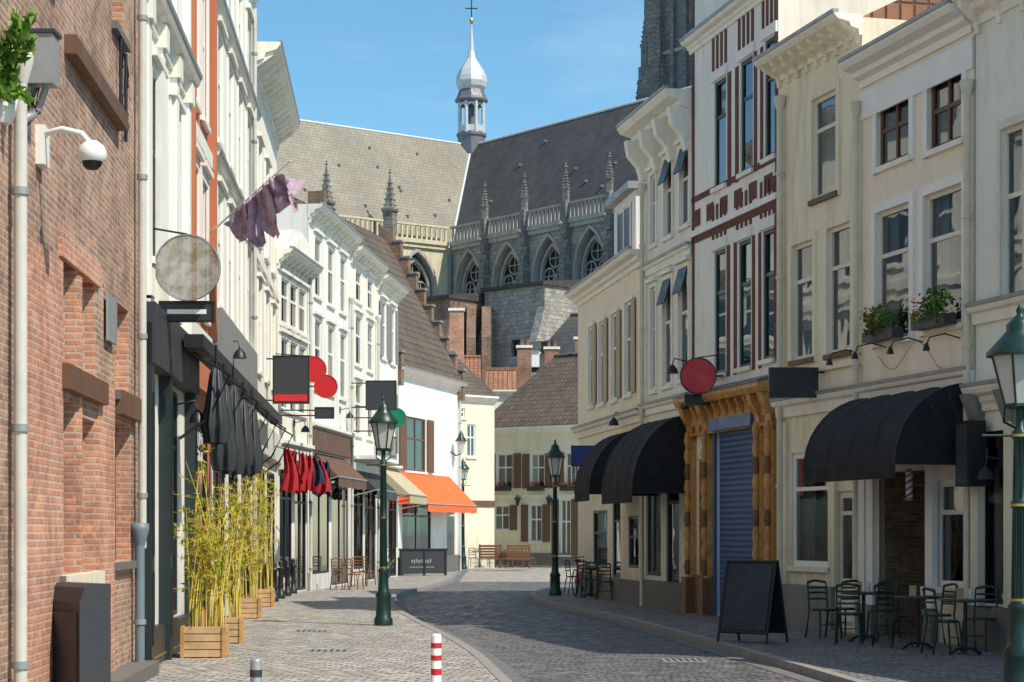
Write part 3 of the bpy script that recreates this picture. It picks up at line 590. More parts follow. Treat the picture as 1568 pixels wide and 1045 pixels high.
def pinn(o,p,s,mat='stone_t',h=2.6):
    lathe(o,'pinnacles_'+mat,mat,p,[(s,0),(s,h*.35),(s*1.25,h*.37),(s*1.25,h*.42),(s*.8,h*.44),(0.03,h)],4,False,.4)
    for k in range(5):
        z=h*(.48+.09*k); r=s*.85*(1-k/6)
        for a in range(4):
            t=a*math.pi/2+.4; q=Vector(p)+Vector((r*math.cos(t),r*math.sin(t),z)); lathe(o,'crockets_'+mat,mat,q,[(.0,-.1),(.11,0),(.0,.1)],4,False)
    lathe(o,'finials_'+mat,mat,Vector(p)+Vector((0,0,h-.05)),[(.03,0),(.14,.12),(.03,.25),(.1,.34),(0.01,.45)],5,False)
def balustrade(o,fr,u0,u1,z,mat):
    box(o,'cornice_'+mat,mat,fr,u0,u1,-.3,.35,z-.35,z); box(o,'cornice2_'+mat,mat,fr,u0,u1,-.3,.2,z-.7,z-.352)
    box(o,'rail_'+mat,mat,fr,u0,u1,.05,.3,z+1.1,z+1.28); k=int((u1-u0)/.48)
    for i in range(k): u=u0+(i+.5)*(u1-u0)/k; box(o,'balusters_'+mat,mat,fr,u-.08,u+.08,.1,.24,z,z+1.1)
cR=[2.6,7.9,13.2,18.4,23.7,29,34.3]; cL=[21-3.4,21-9.5,21-15.5]
bays(ch,frR,cR,'stone_b'); bays(ch,frL,cL,'stone_y')  # left wing stone is yellower and brighter, its sunlight put into the colour
balustrade(ch,frR,.35,44,ze,'stone_l'); balustrade(ch,frL,0,20.6,ze,'stone_y')
for i in range(len(cR)-1):
    u=(cR[i]+cR[i+1])/2
    prof(ch,'buttresses','stone_t',frR,[(1.1,0),(1.1,19),(.8,20),(.7,23.5),(.3,24.5),(.3,ze-.7),(-.1,ze-.7),(-.1,0)],u-.32,u+.32)
    box(ch,'pinnacle_piers','stone_t',frR,u-.28,u+.28,.02,.58,24.5,ze+1.35); pinn(ch,frR.P(u,.3,ze+1.35),.3,'stone_t',2.6)
    lathe(ch,'gargoyles','stone_t',frR.P(u,.9,ze-.5),[(.1,-.1),(.2,.05),(.12,.25)],5,False)
for d in (6.4,12.5):
    u=21-d; prof(ch,'buttresses_l','stone_y',frL,[(1.1,0),(1.1,19),(.7,23.5),(.3,24.5),(.3,ze-.7),(-.1,ze-.7),(-.1,0)],u-.35,u+.35); pinn(ch,frL.P(u,.4,ze+.1),.62,'stone_t',5.0)
tube(ch,'downpipes','pipe_d',[frR.P(.35,.3,0),frR.P(.35,.3,ze-1)],.12,8)
NR=-frR.N; NL=-frL.N
X=C+NR*wd+NL*wd+Vector((0,0,zr)); Cz=C+Vector((0,0,ze))+ (NR+NL)*.35
eR=Cz+UR*46; rR=X+UR*46; eL=Cz+UL*21; rL=X+UL*21
ch.face('roof_slate','slate',[Cz,eR,rR,X]); ch.face('roof_sunlit_side','slate_sunlit',[eL,Cz,X,rL])  # one slate roof: sunlit slope coloured pale, shaded slope coloured dark
oR=2*wd*NR; ch.face('roof_back','slate',[rR,eR+oR,Cz+oR,X]); oL=2*wd*NL; ch.face('roof_back','slate',[X,Cz+oL,eL+oL,rL])
ch.face('roof_back','slate',[X,X+NR*14,Cz+oR+NR*6,Cz+oR]); ch.face('gable_l','stone_y',[frL.P(0,0,-.1),frL.P(0,-2*wd,-.1),frL.P(0,-2*wd,ze),frL.P(0,-wd,zr-.3),frL.P(0,0,ze)])
tube(ch,'ridge_lead','lead',[X,rR],.13,6); tube(ch,'ridge_lead','lead',[X,rL],.13,6); tube(ch,'valley_lead','lead',[X+Vector((0,0,.02)),Cz+Vector((0,0,.02))],.16,6)
for k in range(14):
    t=random.uniform(1,40); s=random.uniform(.15,.85); p=Cz.lerp(X,s)+UR*t; box(ch,'roof_vents','leaddark',Fr((p.x,p.y),(p.x+UR.x,p.y+UR.y)),0,.18,-.1,.22,p.z,p.z+.2)
    t=random.uniform(1,19); p=Cz.lerp(X,s)+UL*t; box(ch,'roof_vents','leaddark',Fr((p.x-UL.x,p.y-UL.y),(p.x,p.y)),0,.18,-.1,.22,p.z,p.z+.2)
p=frL.P(3.2,-3,0); lathe(ch,'stair_turret','stone_t',p,[(1.7,0),(1.7,34.2),(1.9,34.3),(1.9,34.9),(1.5,35)],8,False)
for k in range(4): pinn(ch,p+Vector((1.6*math.cos(k*1.57+.3),1.6*math.sin(k*1.57+.3),33.4)),.3,'stone_t',2.2)
ch.finish()
tu=Obj('church_crossing_turret',X); c=Vector((X.x,X.y,0)); K=176.2/3000
def tz(y): return CH+(HY-y)*K
def pr(l): return [(r*K,tz(y)) for r,y in l]
lathe(tu,'base','leaddark',c,pr([(21,262),(21,212),(23,209),(23,205),(20,203)]),8,False)
for k in range(8):
    t=k*math.pi/4+math.pi/8; q=c+Vector((19.5*K*math.cos(t),19.5*K*math.sin(t),0)); tube(tu,'columns','lead',[q+Vector((0,0,tz(206))),q+Vector((0,0,tz(158)))],.16,8)
    t2=t+math.pi/8; q2=c+Vector((18.4*K*math.cos(t2),18.4*K*math.sin(t2),0)); dd=Vector((-math.sin(t2),math.cos(t2),0))
    f4=Fr(tuple((q2-dd*.44)[:2]),tuple((q2+dd*.44)[:2])); A=arc(.05,f4.L-.05,tz(172),tz(162))
    m=len(A)//2; tu.face('arches','lead',[f4.P(u,0,z) for u,z in [(0,tz(158))]+[(0,tz(172))]+A[:m+1]+[(f4.L/2,tz(158))]]); tu.face('arches','lead',[f4.P(u,0,z) for u,z in [(f4.L/2,tz(158))]+A[m:]+[(f4.L,tz(172)),(f4.L,tz(158))]])
    box(tu,'parapet','lead',f4,0,f4.L,-.05,.05,tz(206),tz(194))
lathe(tu,'core','leaddark',c,pr([(7,206),(7,158)]),8,False)
lathe(tu,'cornice','leaddark',c,pr([(20,159),(25,157),(26,154),(23,150),(20,142),(19,138)]),8,False)
lathe(tu,'onion_dome','lead',c,pr([(18,140),(22,134),(24,126),(23,118),(19,108),(13,99),(7,90),(4.2,78),(2.6,60),(1.5,45),(1.2,36)]),8,False)
lathe(tu,'spire_ball','gold',c,pr([(1,38),(3.0,34),(3.2,31),(1,27)]),12); tube(tu,'spire_rod','black',[c+Vector((0,0,tz(30))),c+Vector((0,0,tz(-8)))],.05,6)
tube(tu,'cross_arm','black',[c+Vector((-.55,0,tz(13))),c+Vector((.55,0,tz(13)))],.05,6)
tu.finish()
tw=Obj('church_tower',(18,172,0)); TA=Vector(plan(1000,170)+(0,)) 
ft=Fr((TA.x,TA.y),(TA.x+UR.x*16,TA.y+UR.y*16))
box(tw,'shaft','stone_t',ft,0,16,-16,0,-.1,48); box(tw,'shaft_upper','stone_t',ft,.8,15.2,-15.2,-.8,48.002,80)
for u,n in ((-.9,.9),(14.5,.9),(-.9,-14.5)):
    box(tw,'corner_buttresses','stone_t',ft,u,u+2.6,n-2.4,n,-.1,42); box(tw,'corner_buttresses','stone_t',ft,u+.35,u+2.3,n-2.1,n-.35,42.002,50); box(tw,'corner_buttresses','stone_t',ft,u+.8,u+2.1,n-1.9,n-.8,50.002,66)
    for du,dn,z in ((.4,-.4,42),(2.1,-.4,42),(.4,-2,42),(.8,-.9,50),(2,-.9,50),(.8,-1.8,50),(1.2,-1.2,56),(-.3,-.2,36),(-.3,-1.9,36)): pinn(tw,ft.P(u+du,n+dn,z),.4,'stone_t',4.6)
for z in (20,30,38,43,48,53,58): box(tw,'string_courses','stone_l',ft,-.2,16.2,-16.2,.2,z-.3,z)
for u in (2.6,4.2,5.8,7.4,9.0,10.6,12.2): box(tw,'ribs','stone_t',ft,u,u+.35,-.5,.35,20,62)
for u in (3.1,6.3,9.5):
    for z in (31,39,44,49,54): box(tw,'louvres','leaddark',ft,u,u+.9,.0 if z<48 else -.85,.06 if z<48 else -.74,z,z+3.2)
tw.finish()
# ---------------------------------------------------------------- RIGHT ROW
P5=plan(885,53.9);P4=plan(985,45.1);P3=plan(1060,41.1);P2=plan(1192,36.2)
def Y0(x): return 5100/(.1186*x)
fr=Fr(P5,P4); o=Obj('peach_house',fr.P(0,0,0)); zt=8.2
ops=[fr.rect(*r) for r in ((902,909,500,622),(918,926,492,618),(937,946,480,612),(958,968,462,604),(908,930,782,868),(938,950,740,885),(962,978,790,870))]
wall(o,'walls','p_peach',fr,0,fr.L,-.1,zt,ops,.08)
for i,q in enumerate(ops): window(o,fr,q,.08,'white' if i<4 else 'dkgreen',.6,sur='p_trim' if i<4 else None,sill='p_trim' if i<5 else None)
for q in ops[:4]: box(o,'shutters','beige',fr,q[1]+.14,q[1]+.5,.03,.07,q[2],q[3])
cornice(o,'p_trim',fr,0,fr.L,zt,.35,.35); cornice(o,'p_trim',fr,0,fr.L,fr.z(940,642),.25,.18)
prof(o,'arched_hood','beige',fr,[(0,3.9),(.5,3.5),(.5,3.4),(0,3.4)],fr.u(914),fr.u(948))
box(o,'plinth','p_plinth',fr,0,fr.L,0,.06,0,.55); body(o,fr,zt,'p_peach',8,'gable','tile_r',2.0)
a=fr.u(916); b=fr.u(948)
box(o,'dormer','p_white',fr,a,b,-3,-.42,8.0,10.1); prof(o,'dormer_roof','zinc',fr,[(-.2,10.102),(-.2,10.28),(-3,10.34),(-3,10.102)],a-.15,b+.1)
box(o,'dormer_window','cglass',fr,a+.6,b-.6,-.419,-.405,8.7,9.8)
for u in (a+.5,(a+b)/2-.05,b-.6): box(o,'dormer_frames','white',fr,u,u+.1,-.404,-.38,8.62,9.88)
o.finish(); fP=fr
for u,z in ((1.2,10.8),): 
    o=Obj('chimney',fr.P(u,-4,9)); box(o,'stack','brick_r',fr,u,u+.8,-4.4,-3.7,9,z); box(o,'cap','p_trim',fr,u-.06,u+.86,-4.46,-3.64,z+.003,z+.15); o.finish()
fr=Fr(P4,P3); o=Obj('cream_townhouse',fr.P(0,0,0)); zt=fr.z(1060,137)
ops=[fr.rect(*r) for r in ((997,1005,268,375),(1018,1030,243,362),(1042,1056,225,345),(997,1005,440,598),(1016,1029,428,590),(1040,1055,410,580))]; shop=[(fr.u(990),fr.u(1012),.7,3.0),(fr.u(1020),fr.u(1040),.05,2.9)]
wall(o,'walls','p_white2',fr,0,fr.L,-.1,zt,ops+shop,.08)
for q in ops: window(o,fr,q,.08,'offwhite',.6,sur='p_trim',lintel='p_trim',sw=.1)
for q in shop: window(o,fr,q,.08,'dkgrey',.8,sill=None,cur=0,posters=1)
for q in ops[1:3]+ops[4:6]:
    z=q[3]; prof(o,'tilted_lights','shopgreen',fr,[(.0,z-.02),(.15,z-.55),(.18,z-.54),(.03,z)],q[0]+.03,q[1]-.03)
cornice(o,'p_trim',fr,-.1,fr.L,zt,.55,.6)
for k in range(4):
    u=.2+(fr.L-.4)*k/3; prof(o,'scroll_consoles','p_trim',fr,[(0,zt-1.25),(.12,zt-1.25),(.2,zt-.95),(.42,zt-.7),(.48,zt-.35),(0,zt-.35)],u-.13,u+.13)
for z in (fr.z(1020,395),fr.z(1020,615)): cornice(o,'p_trim',fr,0,fr.L,z,.22,.12)
box(o,'plinth','p_plinth',fr,0,fr.L,0,.08,0,.6)
body(o,fr,zt,'p_white2',8,'flat','zinc',2); o.finish(); f5=fr
pipe('drainpipe',fr,990,'pipe_c',0,9.4,.05)
# striped brick house
fr=Fr(P3,P2); o=Obj('striped_brick_townhouse',fr.P(0,0,0)); zt=13.6
wr=((1094,1112,122,285),(1134,1153,90,262),(1171,1188,58,240),(1094,1111,383,572),(1131,1150,368,562),(1168,1185,352,550)); ops=[fr.rect(*r) for r in wr]
shop=[(fr.u(1098),fr.u(1164),.05,fr.z(1130,655)),(fr.u(1070),fr.u(1088),.8,3.2)]
wall(o,'walls','p_white',fr,0,fr.L,-.1,zt,ops+shop,.1)
for rr in (ops[:3],ops[3:]):
    for i,q in enumerate(rr):
        window(o,fr,q,.08,'dkgreen',.66,cur=random.choice([1,3,2]))
        nxt=rr[i+1][0] if i<2 else fr.L
        g=nxt-q[1]
        box(o,'brown_brick_strips','redbrown',fr,q[1]+g*.12,q[1]+g*.36,-.01,.014,q[2]-.1,q[3]+.02)
        box(o,'brown_brick_strips','redbrown',fr,q[1]+g*.66,q[1]+g*.88,-.01,.014,q[2]-.1,q[3]+.02)
        k=4; wq=q[1]-q[0]+.3
        for j in range(k): a=q[0]-.15+wq*(j+.12)/k; box(o,'brown_brick_strips','redbrown',fr,a,a+wq/k*.5,-.01,.016,q[3]+.26,q[3]+.95)
        box(o,'window_hoods','p_white',fr,q[0]-.12,q[1]+.12,-.01,.05,q[3]+.02,q[3]+.22)
zc=fr.z(1130,300)
for i in range(6): a=.12+i*fr.L/6; box(o,'brown_brick_strips','redbrown',fr,a,a+fr.L/12,-.01,.016,zc-.22,zc+.12)
box(o,'white_band','white',fr,0,fr.L,0,.06,zc-.42,zc-.3); box(o,'brown_brick_strips','redbrown',fr,0,fr.L,-.01,.02,zc-.56,zc-.43); box(o,'brown_brick_strips','redbrown',fr,0,fr.L,-.01,.02,zc+.3,zc+.42)
box(o,'brown_brick_strips','redbrown',fr,0.02,.16,-.01,.02,4.9,zt-.5); box(o,'brown_brick_strips','redbrown',fr,fr.L-.12,fr.L-.02,-.01,.024,4.9,zt-.5)
cornice(o,'p_trim',fr,0,fr.L,zt,.6,.45,.6); cornice(o,'p_trim',fr,-.05,fr.L+.05,fr.z(1130,20)+.1,.25,.25)
zf=fr.z(1130,612)
for px in (1064,1090,1170,1188):
    u=fr.u(px); box(o,'shopfront_timber','wood',fr,u-.12,u+.12,0,.12,0,zf-.1)
    for k in range(9): tube(o,'turned_columns' if k%3 else 'turned_rings','wood' if k%3 else 'woodd',[fr.P(u,.16,.8+k*.33),fr.P(u,.16,.95+k*.33),fr.P(u,.16,1.12+k*.33)],[.05,.08,.05],10)
    box(o,'column_base','woodd',fr,u-.15,u+.15,0,.25,0,.75)
    prof(o,'scroll_brackets','wood',fr,[(0,zf-.7),(.12,zf-.7),(.16,zf-.4),(.28,zf-.2),(.34,zf),(0,zf)],u-.12,u+.12)
for k in range(11):
    u=.25+k*(fr.L-.5)/10; prof(o,'scroll_brackets','wood',fr,[(.0,zf-.35),(.13,zf-.3),(.28,zf-.05),(.28,zf),(0,zf)],u-.06,u+.06)
    box(o,'carved_panels','woodd',fr,u+.1,u+.3,.12,.125,zf-.55,zf-.4)
box(o,'shopfront_frieze','wood',fr,0,fr.L,0,.12,zf-.6,zf+.0); prof(o,'shopfront_cornice','wood',fr,[(0,zf+.003),(.36,zf+.003),(.42,zf+.1),(.42,zf+.18),(0,zf+.3)],-.02,fr.L+.02)
prof(o,'shopfront_roof','leaddark',fr,[(.0,zf+.31),(.44,zf+.185),(.44,zf+.21),(0,zf+.36)],-.04,fr.L+.04)
a,b,c,d=shop[0]; box(o,'roller_shutter','roller',fr,a+.02,b-.02,-.09,-.05,.0,d); box(o,'roller_casing','shutterblue',fr,a,b,.01,.2,d-.02,d+.22); box(o,'roller_rails','shutterblue',fr,a-.1,a,.0,.06,0,d); box(o,'roller_rails','shutterblue',fr,b,b+.1,.0,.06,0,d)
window(o,fr,shop[1],.05,'wood',.7,sill=None,cur=0); box(o,'stallriser','woodd',fr,fr.u(1066),fr.u(1096),.0,.08,0,.8)
body(o,fr,zt,'p_white2',8,'gable','slate',1.5); o.finish(); f4r=fr
def RR(x0,x1): return Fr(plan(x0,Y0(x0)),plan(x1,Y0(x1)))
fr=RR(1192,1320); o=Obj('olive_townhouse',fr.P(0,0,0)); zt=fr.z(1255,78)
ops=[fr.rect(*r) for r in ((1245,1282,145,300),(1214,1246,372,550),(1268,1304,345,540))]; shop=[fr.rect(1212,1274,692,868),fr.rect(1282,1310,752,938)]; shop[1]=shop[1][:2]+(.05,shop[1][3])
wall(o,'walls','p_olive',fr,0,fr.L,-.1,zt,ops+shop,.09)
for q in ops: window(o,fr,q,.09,'offwhite',.68,sur='p_olive',sw=.14,cur=random.choice([1,2]),sill='brown')
window(o,fr,shop[0],.09,'white',.68,sill='p_trim',cur=1,fw=.1,posters=2); window(o,fr,shop[1],.09,'offwhite',.84,sill=None,cur=2,fw=.12)
box(o,'door_panel','offwhite',fr,shop[1][0]+.12,shop[1][1]-.12,-.08,-.04,.1,.9)
cornice(o,'p_trim',fr,0,fr.L,zt+.2,.35,.5,.42,'p_olive',.12); box(o,'string_courses','p_olive',fr,0,fr.L,0,.07,fr.z(1255,570),fr.z(1255,560)); box(o,'plinth','p_grey',fr,0,shop[1][0]-.1,0,.07,0,.75)
cornice(o,'p_trim',fr,0,fr.L,fr.z(1255,615)+.1,.3,.16)
for px in (1204,1278,1316): u=fr.u(px); box(o,'pilasters','p_olive',fr,u-.13,u+.13,0,.07,.75,fr.z(1255,640))
body(o,fr,zt+.15,'p_olive',8,'gable','tile_r',2.0)
a=fr.u(1290); box(o,'chimney_stack','brick_r',fr,a,a+.9,-3.4,-2.4,zt+.3,zt+1.9); o.finish()
pipe('drainpipe',fr,1202,'pipe_c',0,9.4,.06,.1); pipe('drainpipe',fr,1319,'pipe_c',.0,8.6,.05,.1)
fr=RR(1320,1492); o=Obj('cream_townhouse',fr.P(0,0,0)); zt=fr.z(1405,72)
ops=[fr.rect(*r) for r in ((1344,1394,135,248),(1422,1475,102,222),(1342,1394,318,520),(1416,1475,290,500))]
a,b=fr.u(1346),fr.u(1422); door=(a,b,.0,fr.z(1384,722)); wn=fr.rect(1432,1478,735,900)
wall(o,'walls','p_pink',fr,0,fr.L,-.1,zt,ops+[wn,(a,b,-.1,door[3])],.1)
for i,q in enumerate(ops):
    window(o,fr,q,.1,'brown' if i<2 else 'offwhite',.66 if i>1 else .5,sur='white',sw=.15,cur=0 if i<2 else 1,mull=(i<2))
    if i<2:
        for k in range(4):
            z=q[2]+(q[3]-q[2])*(k+.5)/4; box(o,'inner_screens','rust',fr,q[0]+.1,q[1]-.1,-.2,-.17,z-.11,z+.11)
window(o,fr,wn,.1,'white',.7,cur=0,fw=.1,posters=1)
for p in ([fr.P(a,0,0),fr.P(a,-1.3,0),fr.P(a,-1.3,door[3]),fr.P(a,0,door[3])],[fr.P(b,0,0),fr.P(b,-1.3,0),fr.P(b,-1.3,door[3]),fr.P(b,0,door[3])],[fr.P(a,-1.3,0),fr.P(b,-1.3,0),fr.P(b,-1.3,door[3]),fr.P(a,-1.3,door[3])]): o.face('porch_brick','brick_d',p)
o.face('porch_ceiling','p_grey',[fr.P(a,0,door[3]),fr.P(b,0,door[3]),fr.P(b,-1.3,door[3]),fr.P(a,-1.3,door[3])])
box(o,'porch_door','brown',fr,a+.35,b-.35,-1.28,-1.22,0,2.2)
for u0 in (.02,a-.3,b+.05): box(o,'shop_pilasters','white',fr,u0,u0+.24,0,.09,.1,fr.z(1400,610)); box(o,'pilaster_bases','p_grey',fr,u0-.03,u0+.27,0,.13,0,.5)
cornice(o,'white',fr,0,fr.L,zt+.18,.4,.42); box(o,'frieze','white',fr,0,fr.L,0,.04,zt-.75,zt-.3)
cornice(o,'p_trim',fr,0,fr.L,fr.z(1400,582),.22,.16)
for (x0,x1,y) in ((1344,1390,512),(1420,1472,492)):
    q=fr.rect(x0,x1,y-6,y+10); box(o,'flower_boxes','dkgrey',fr,q[0],q[1],.08,.28,q[2],q[3])
    for k in range(9):
        cc=fr.P(q[0]+(q[1]-q[0])*random.random(),.2+random.uniform(-.08,.12),q[3]+random.uniform(.0,.34)); foliage(o,'box_plants' if k%2 else 'box_plants_dark','leafb' if k%2 else 'leaf',cc,(.16,.16,.13),52,.085)
    foliage(o,'box_flowers','leafr',fr.P((q[0]+q[1])/2,.26,q[3]+.15),(.3,.4,.22),30,.09)
for px,py in ((1292,542),(1332,532),(1388,524),(1445,518)):
    u=fr.u(px+25); z=fr.z(px+25,py); tube(o,'sign_lamp_arms','black',[fr.P(u,0,z),fr.P(u,.25,z+.06),fr.P(u,.5,z),fr.P(u,.55,z-.12)],.012,6); lathe(o,'sign_lamps','black',fr.P(u,.55,z-.2),[(.06,0),(.03,.1),(.0,.12)],8)
tube(o,'hanging_cable','black',[fr.P(fr.u(1350+i*9),.06,fr.z(1350+i*9,545+22*math.sin(i*.7))) for i in range(12)],.005,5)
for k in range(9): u=fr.u(1350)+k*.17; box(o,'sign_letters','zinc',fr,u,u+.09,.01,.03,fr.z(1400,594),fr.z(1400,585))
body(o,fr,zt+.12,'p_pink',8,'gable','tile_r',2.0); o.finish(); f2r=fr
pipe('drainpipe',fr,1490,'pipe_c',.0,8.1,.055,.1)
fr=RR(1494,1780); o=Obj('grey_green_townhouse',fr.P(0,0,0)); zt=9.6
ops=[fr.rect(*r) for r in ((1534,1590,188,452),(1640,1700,150,430))]; shop=[fr.rect(1500,1545,660,925),fr.rect(1590,1760,690,1000)]
wall(o,'walls','p_mint',fr,0,fr.L,-.1,zt,ops+shop,.1)
for q in ops: window(o,fr,q,.1,'offwhite',.6,sur='offwhite',mull=True)
for q in shop: window(o,fr,q,.1,'black',.8,sill=None,cur=0)
z=fr.z(1530,475); cornice(o,'p_trim',fr,0,fr.L,z+.1,.25,.16); z=fr.z(1530,590); cornice(o,'p_grey',fr,0,fr.L,z,.35,.24)
for px in (1497,1548): u=fr.u(px); box(o,'shopfront_piers','p_cream',fr,u,u+.22,0,.12,.6,fr.z(1530,600)); prof(o,'consoles','p_grey',fr,[(0,3.2),(.1,3.2),(.3,3.7),(0,3.7)],u,u+.22)
box(o,'plinth','p_plinth',fr,0,fr.L,0,.14,0,.62)
cornice(o,'p_trim',fr,0,fr.L,zt,.5,.45,.6); body(o,fr,zt,'p_mint',8,'gable','tile_r',1.5); o.finish()
f1=fr
o=Obj('wall_speaker',fr.P(.3,.3,2.8)); box(o,'cabinet','black',fr,.1,.5,.1,.38,2.35,3.3); box(o,'bracket','zinc',fr,.25,.35,0,.1,2.7,2.9); box(o,'grille','dkgrey',fr,.14,.46,.38,.39,2.4,3.25); o.finish()
fr=RR(1780,3600); o=Obj('cream_townhouse',fr.P(0,0,0)); ops=regular(fr,3,[(4.0,5.8),(.8,3)],1.2); wall(o,'walls','p_cream',fr,0,fr.L,-.1,7,ops,.1)
for q in ops: window(o,fr,q,.1)
body(o,fr,7,'p_cream',8,'gable','tile_r',1.5); cornice(o,'p_trim',fr,0,fr.L,7,.4,.4)
for u,h in ((1.5,3.6),(5,2.8),(8.5,3.8)): box(o,'shadow_band_stacks','brick_r',fr,u,u+1.1,-2.6,-1.6,7,7+h)  # out-of-view chimneys added on the lowered roof to band the road with shadow
o.finish()
# ---------------------------------------------------------------- awnings
def barrel(name,fr,u0,u1,zb,zt,proj,mat='canvas',ribs=6):
    o=Obj(name,fr.P(u0,0,zb)); k=10; A=[(proj*math.sin(t),zb+(zt-zb)*math.cos(t)) for t in [math.pi/2*i/k for i in range(k+1)]]
    m=8; rows=[]
    for i in range(m+1):
        u=u0+(u1-u0)*i/m; sag=-.02*(i%2); rows.append([fr.P(u,n+sag,z+sag) for n,z in A])
    o.grid('canopy',mat,rows)
    for uu in (u0,u1):
        hub=fr.P(uu,0,zb); sgn=-1 if uu==u0 else 1
        fan=[[fr.P(uu,n,z),hub.lerp(fr.P(uu,n,z),.5)+fr.U*sgn*.10,hub] for n,z in A]; o.grid('canopy_ends',mat,fan)
        for i in range(0,k+1,2): 
            n,z=A[i]; tube(o,'ribs','dkgrey',[hub,hub.lerp(fr.P(uu,n,z),.5)+fr.U*sgn*.105,fr.P(uu+sgn*.01,n,z)],.007,5)
    for i in range(0,m+1,2): u=u0+(u1-u0)*i/m; tube(o,'ribs','dkgrey',[fr.P(u,n+.004,z+.004) for n,z in A],.007,5)
    kk=26; vr=[[fr.P(u0+(u1-u0)*i/kk,proj+.01*math.sin(i*2.1),z) for i in range(kk+1)] for z in (zb,zb-.2)]
    o.grid('valance',mat,vr); o.finish()
barrel('shop_awning',f2r,f2r.u(1334),f2r.u(1484),f2r.z(1480,728)+.15,f2r.z(1480,588),1.2)
barrel('shop_awning',f5,f5.u(1008),f5.L-.02,2.5,4.15,1.3)
barrel('shop_awning',fP,fP.u(958),fP.L-.1,2.6,4.05,1.25)
def slopeawn(name,fr,u0,u1,z0,z1,proj,mat,val=.28):
    o=Obj(name,fr.P(u0,0,z1)); a=[fr.P(u0+(u1-u0)*i/10,0,z1) for i in range(11)]; b=[fr.P(u0+(u1-u0)*i/10,proj,z0+.02*math.sin(i*2)) for i in range(11)]
    o.grid('canopy',mat,[a,b]); c=[fr.P(u0+(u1-u0)*i/10,proj,z0-val-.03*(i%2)) for i in range(11)]; o.grid('valance',mat,[b,c])
    for u in (u0,u1): o.face('cheeks',mat,[fr.P(u,0,z1),fr.P(u,proj,z0),fr.P(u,0,z0)]); tube(o,'arms','zinc',[fr.P(u,0,z0-.2),fr.P(u,proj,z0)],.025,6)
    tube(o,'front_bar','zinc',[fr.P(u0,proj,z0),fr.P(u1,proj,z0)],.03,6); o.finish()
slopeawn('orange_awning',fW,.3,7.6,2.75,4.0,1.2,'orange')
slopeawn('beige_awning',fD,.5,fD.L,3.0,4.0,1.1,'beige'); slopeawn('dark_awning',fC,.5,fC.L-.6,3.05,3.8,.8,'dkgrey'); slopeawn('dark_awning',fB,1,fB.L-1,3.3,4.0,.7,'brown')
slopeawn('dark_awning',fA,.5,fA.L-.5,3.1,3.8,.6,'dkgrey')
# ---------------------------------------------------------------- hanging signs
def board(name,x0,x1,y0,y1,Y,mat,strip=None,wallx=None,th=.08):
    fr=Fr(plan(x0,Y),plan(x1,Y)); o=Obj(name,fr.P(0,0,0)); zc,zd=fr.z(x0,y1),fr.z(x0,y0)
    box(o,'panel',mat,fr,0,fr.L,-th,0,zc,zd); e=.025
    for a,b,c,d in ((-e,fr.L+e,zd,zd+e),(-e,fr.L+e,zc-e,zc),(-e,0,zc,zd),(fr.L,fr.L+e,zc,zd)): box(o,'frame','black',fr,a,b,-th-.01,.012,c,d)
    if strip: box(o,'strip',strip,fr,.02,fr.L-.02,.002,.014,zc+.04,zc+.2)
    if wallx is not None:
        for z in (zd-.06,zc+.06): tube(o,'bracket','black',[W(wallx,HY,Y)+Vector((0,0,z-CH)),fr.P(fr.L/2,-th/2,z)],.02,6)
    o.finish()
def disc(name,x,y,r,Y,mat,wallx,th=.12,rim='dkgrey',rf=.93):
    c=W(x,y,Y); R=r/F*Y; o=Obj(name,c)
    f=[[c+Vector((rr*math.cos(t),yy,rr*math.sin(t))) for t in [2*math.pi*k/36 for k in range(36)]] for rr,yy in ((.001,-th/2),(R*rf,-th/2),(R*rf,th/2),(.001,th/2))]
    o.grid('face',mat,f,True,False); f=[[c+Vector((rr*math.cos(t),yy,rr*math.sin(t))) for t in [2*math.pi*k/36 for k in range(36)]] for rr,yy in ((R*rf,-th/2-.01),(R,-th/2-.01),(R,th/2+.01),(R*rf,th/2+.01))]
    o.grid('rim',rim,f,True,False)
    s=1 if wallx>x else -1; tube(o,'bracket','black',[c+Vector((s*R,0,0)),W(wallx,y,Y)],.022,6); tube(o,'bracket','black',[c+Vector((0,0,R)),W(wallx,y-r*1.2,Y)],.014,6); o.finish()
board('hanging_sign',419,472,546,617,48,'dkgrey','red',405); disc('round_sign',480,566,20,51.6,'red',422,rim='red'); disc('round_sign',499,592,18,53.5,'red',440,rim='red')
board('hanging_sign',561,606,584,627,62,'dkgrey',None,538); disc('round_sign',607,640,15,64,'green_s',540,rim='green_s')
disc('round_sign',1069,576,28,39.0,'red',1108); board('sign_lightbox',1050,1090,606,619,39.2,'black',None,1100); board('hanging_sign',1180,1251,565,607,34,'black',None,1262); board('hanging_sign',876,909,684,713,50,'blue',None,920)
board('small_sign',483,510,625,640,52,'dkgrey',None,430); board('hanging_sign',246,325,464,490,25.2,'dkgrey',None,228); disc('transparent_round_sign',287,410,51,25,'perspex',226,.05,'zinc',.965)
o=Obj('sign_plate',W(285,477,25.1)); f=Fr(plan(256,25.08),plan(316,25.08)); box(o,'plate','white',f,0,f.L,-.01,.0,f.z(280,481),f.z(280,474)); o.finish()
o=Obj('flag_on_pole',W(318,360,32.8)); p0=W(316,362,32.9); p1=W(445,246,31.6); tube(o,'pole','white',[p0,p1],[.02,.012],8)
rows=[]
for i in range(31):
    s=i/30; top=p0.lerp(p1,.32+.5*s); L=.16+.36*math.sin(math.pi*min(1,s*1.05))+.10*math.sin(s*23)
    rows.append([top+Vector((.10*math.sin(i*.9+j*.6)*j/6+.34*(j/6)*s,.16*math.sin(i*1.35+j*.7),-L*j/6+.07*math.sin(i*1.9)*j/6)) for j in range(9)])
o.grid('cloth','flagm',rows); o.finish()
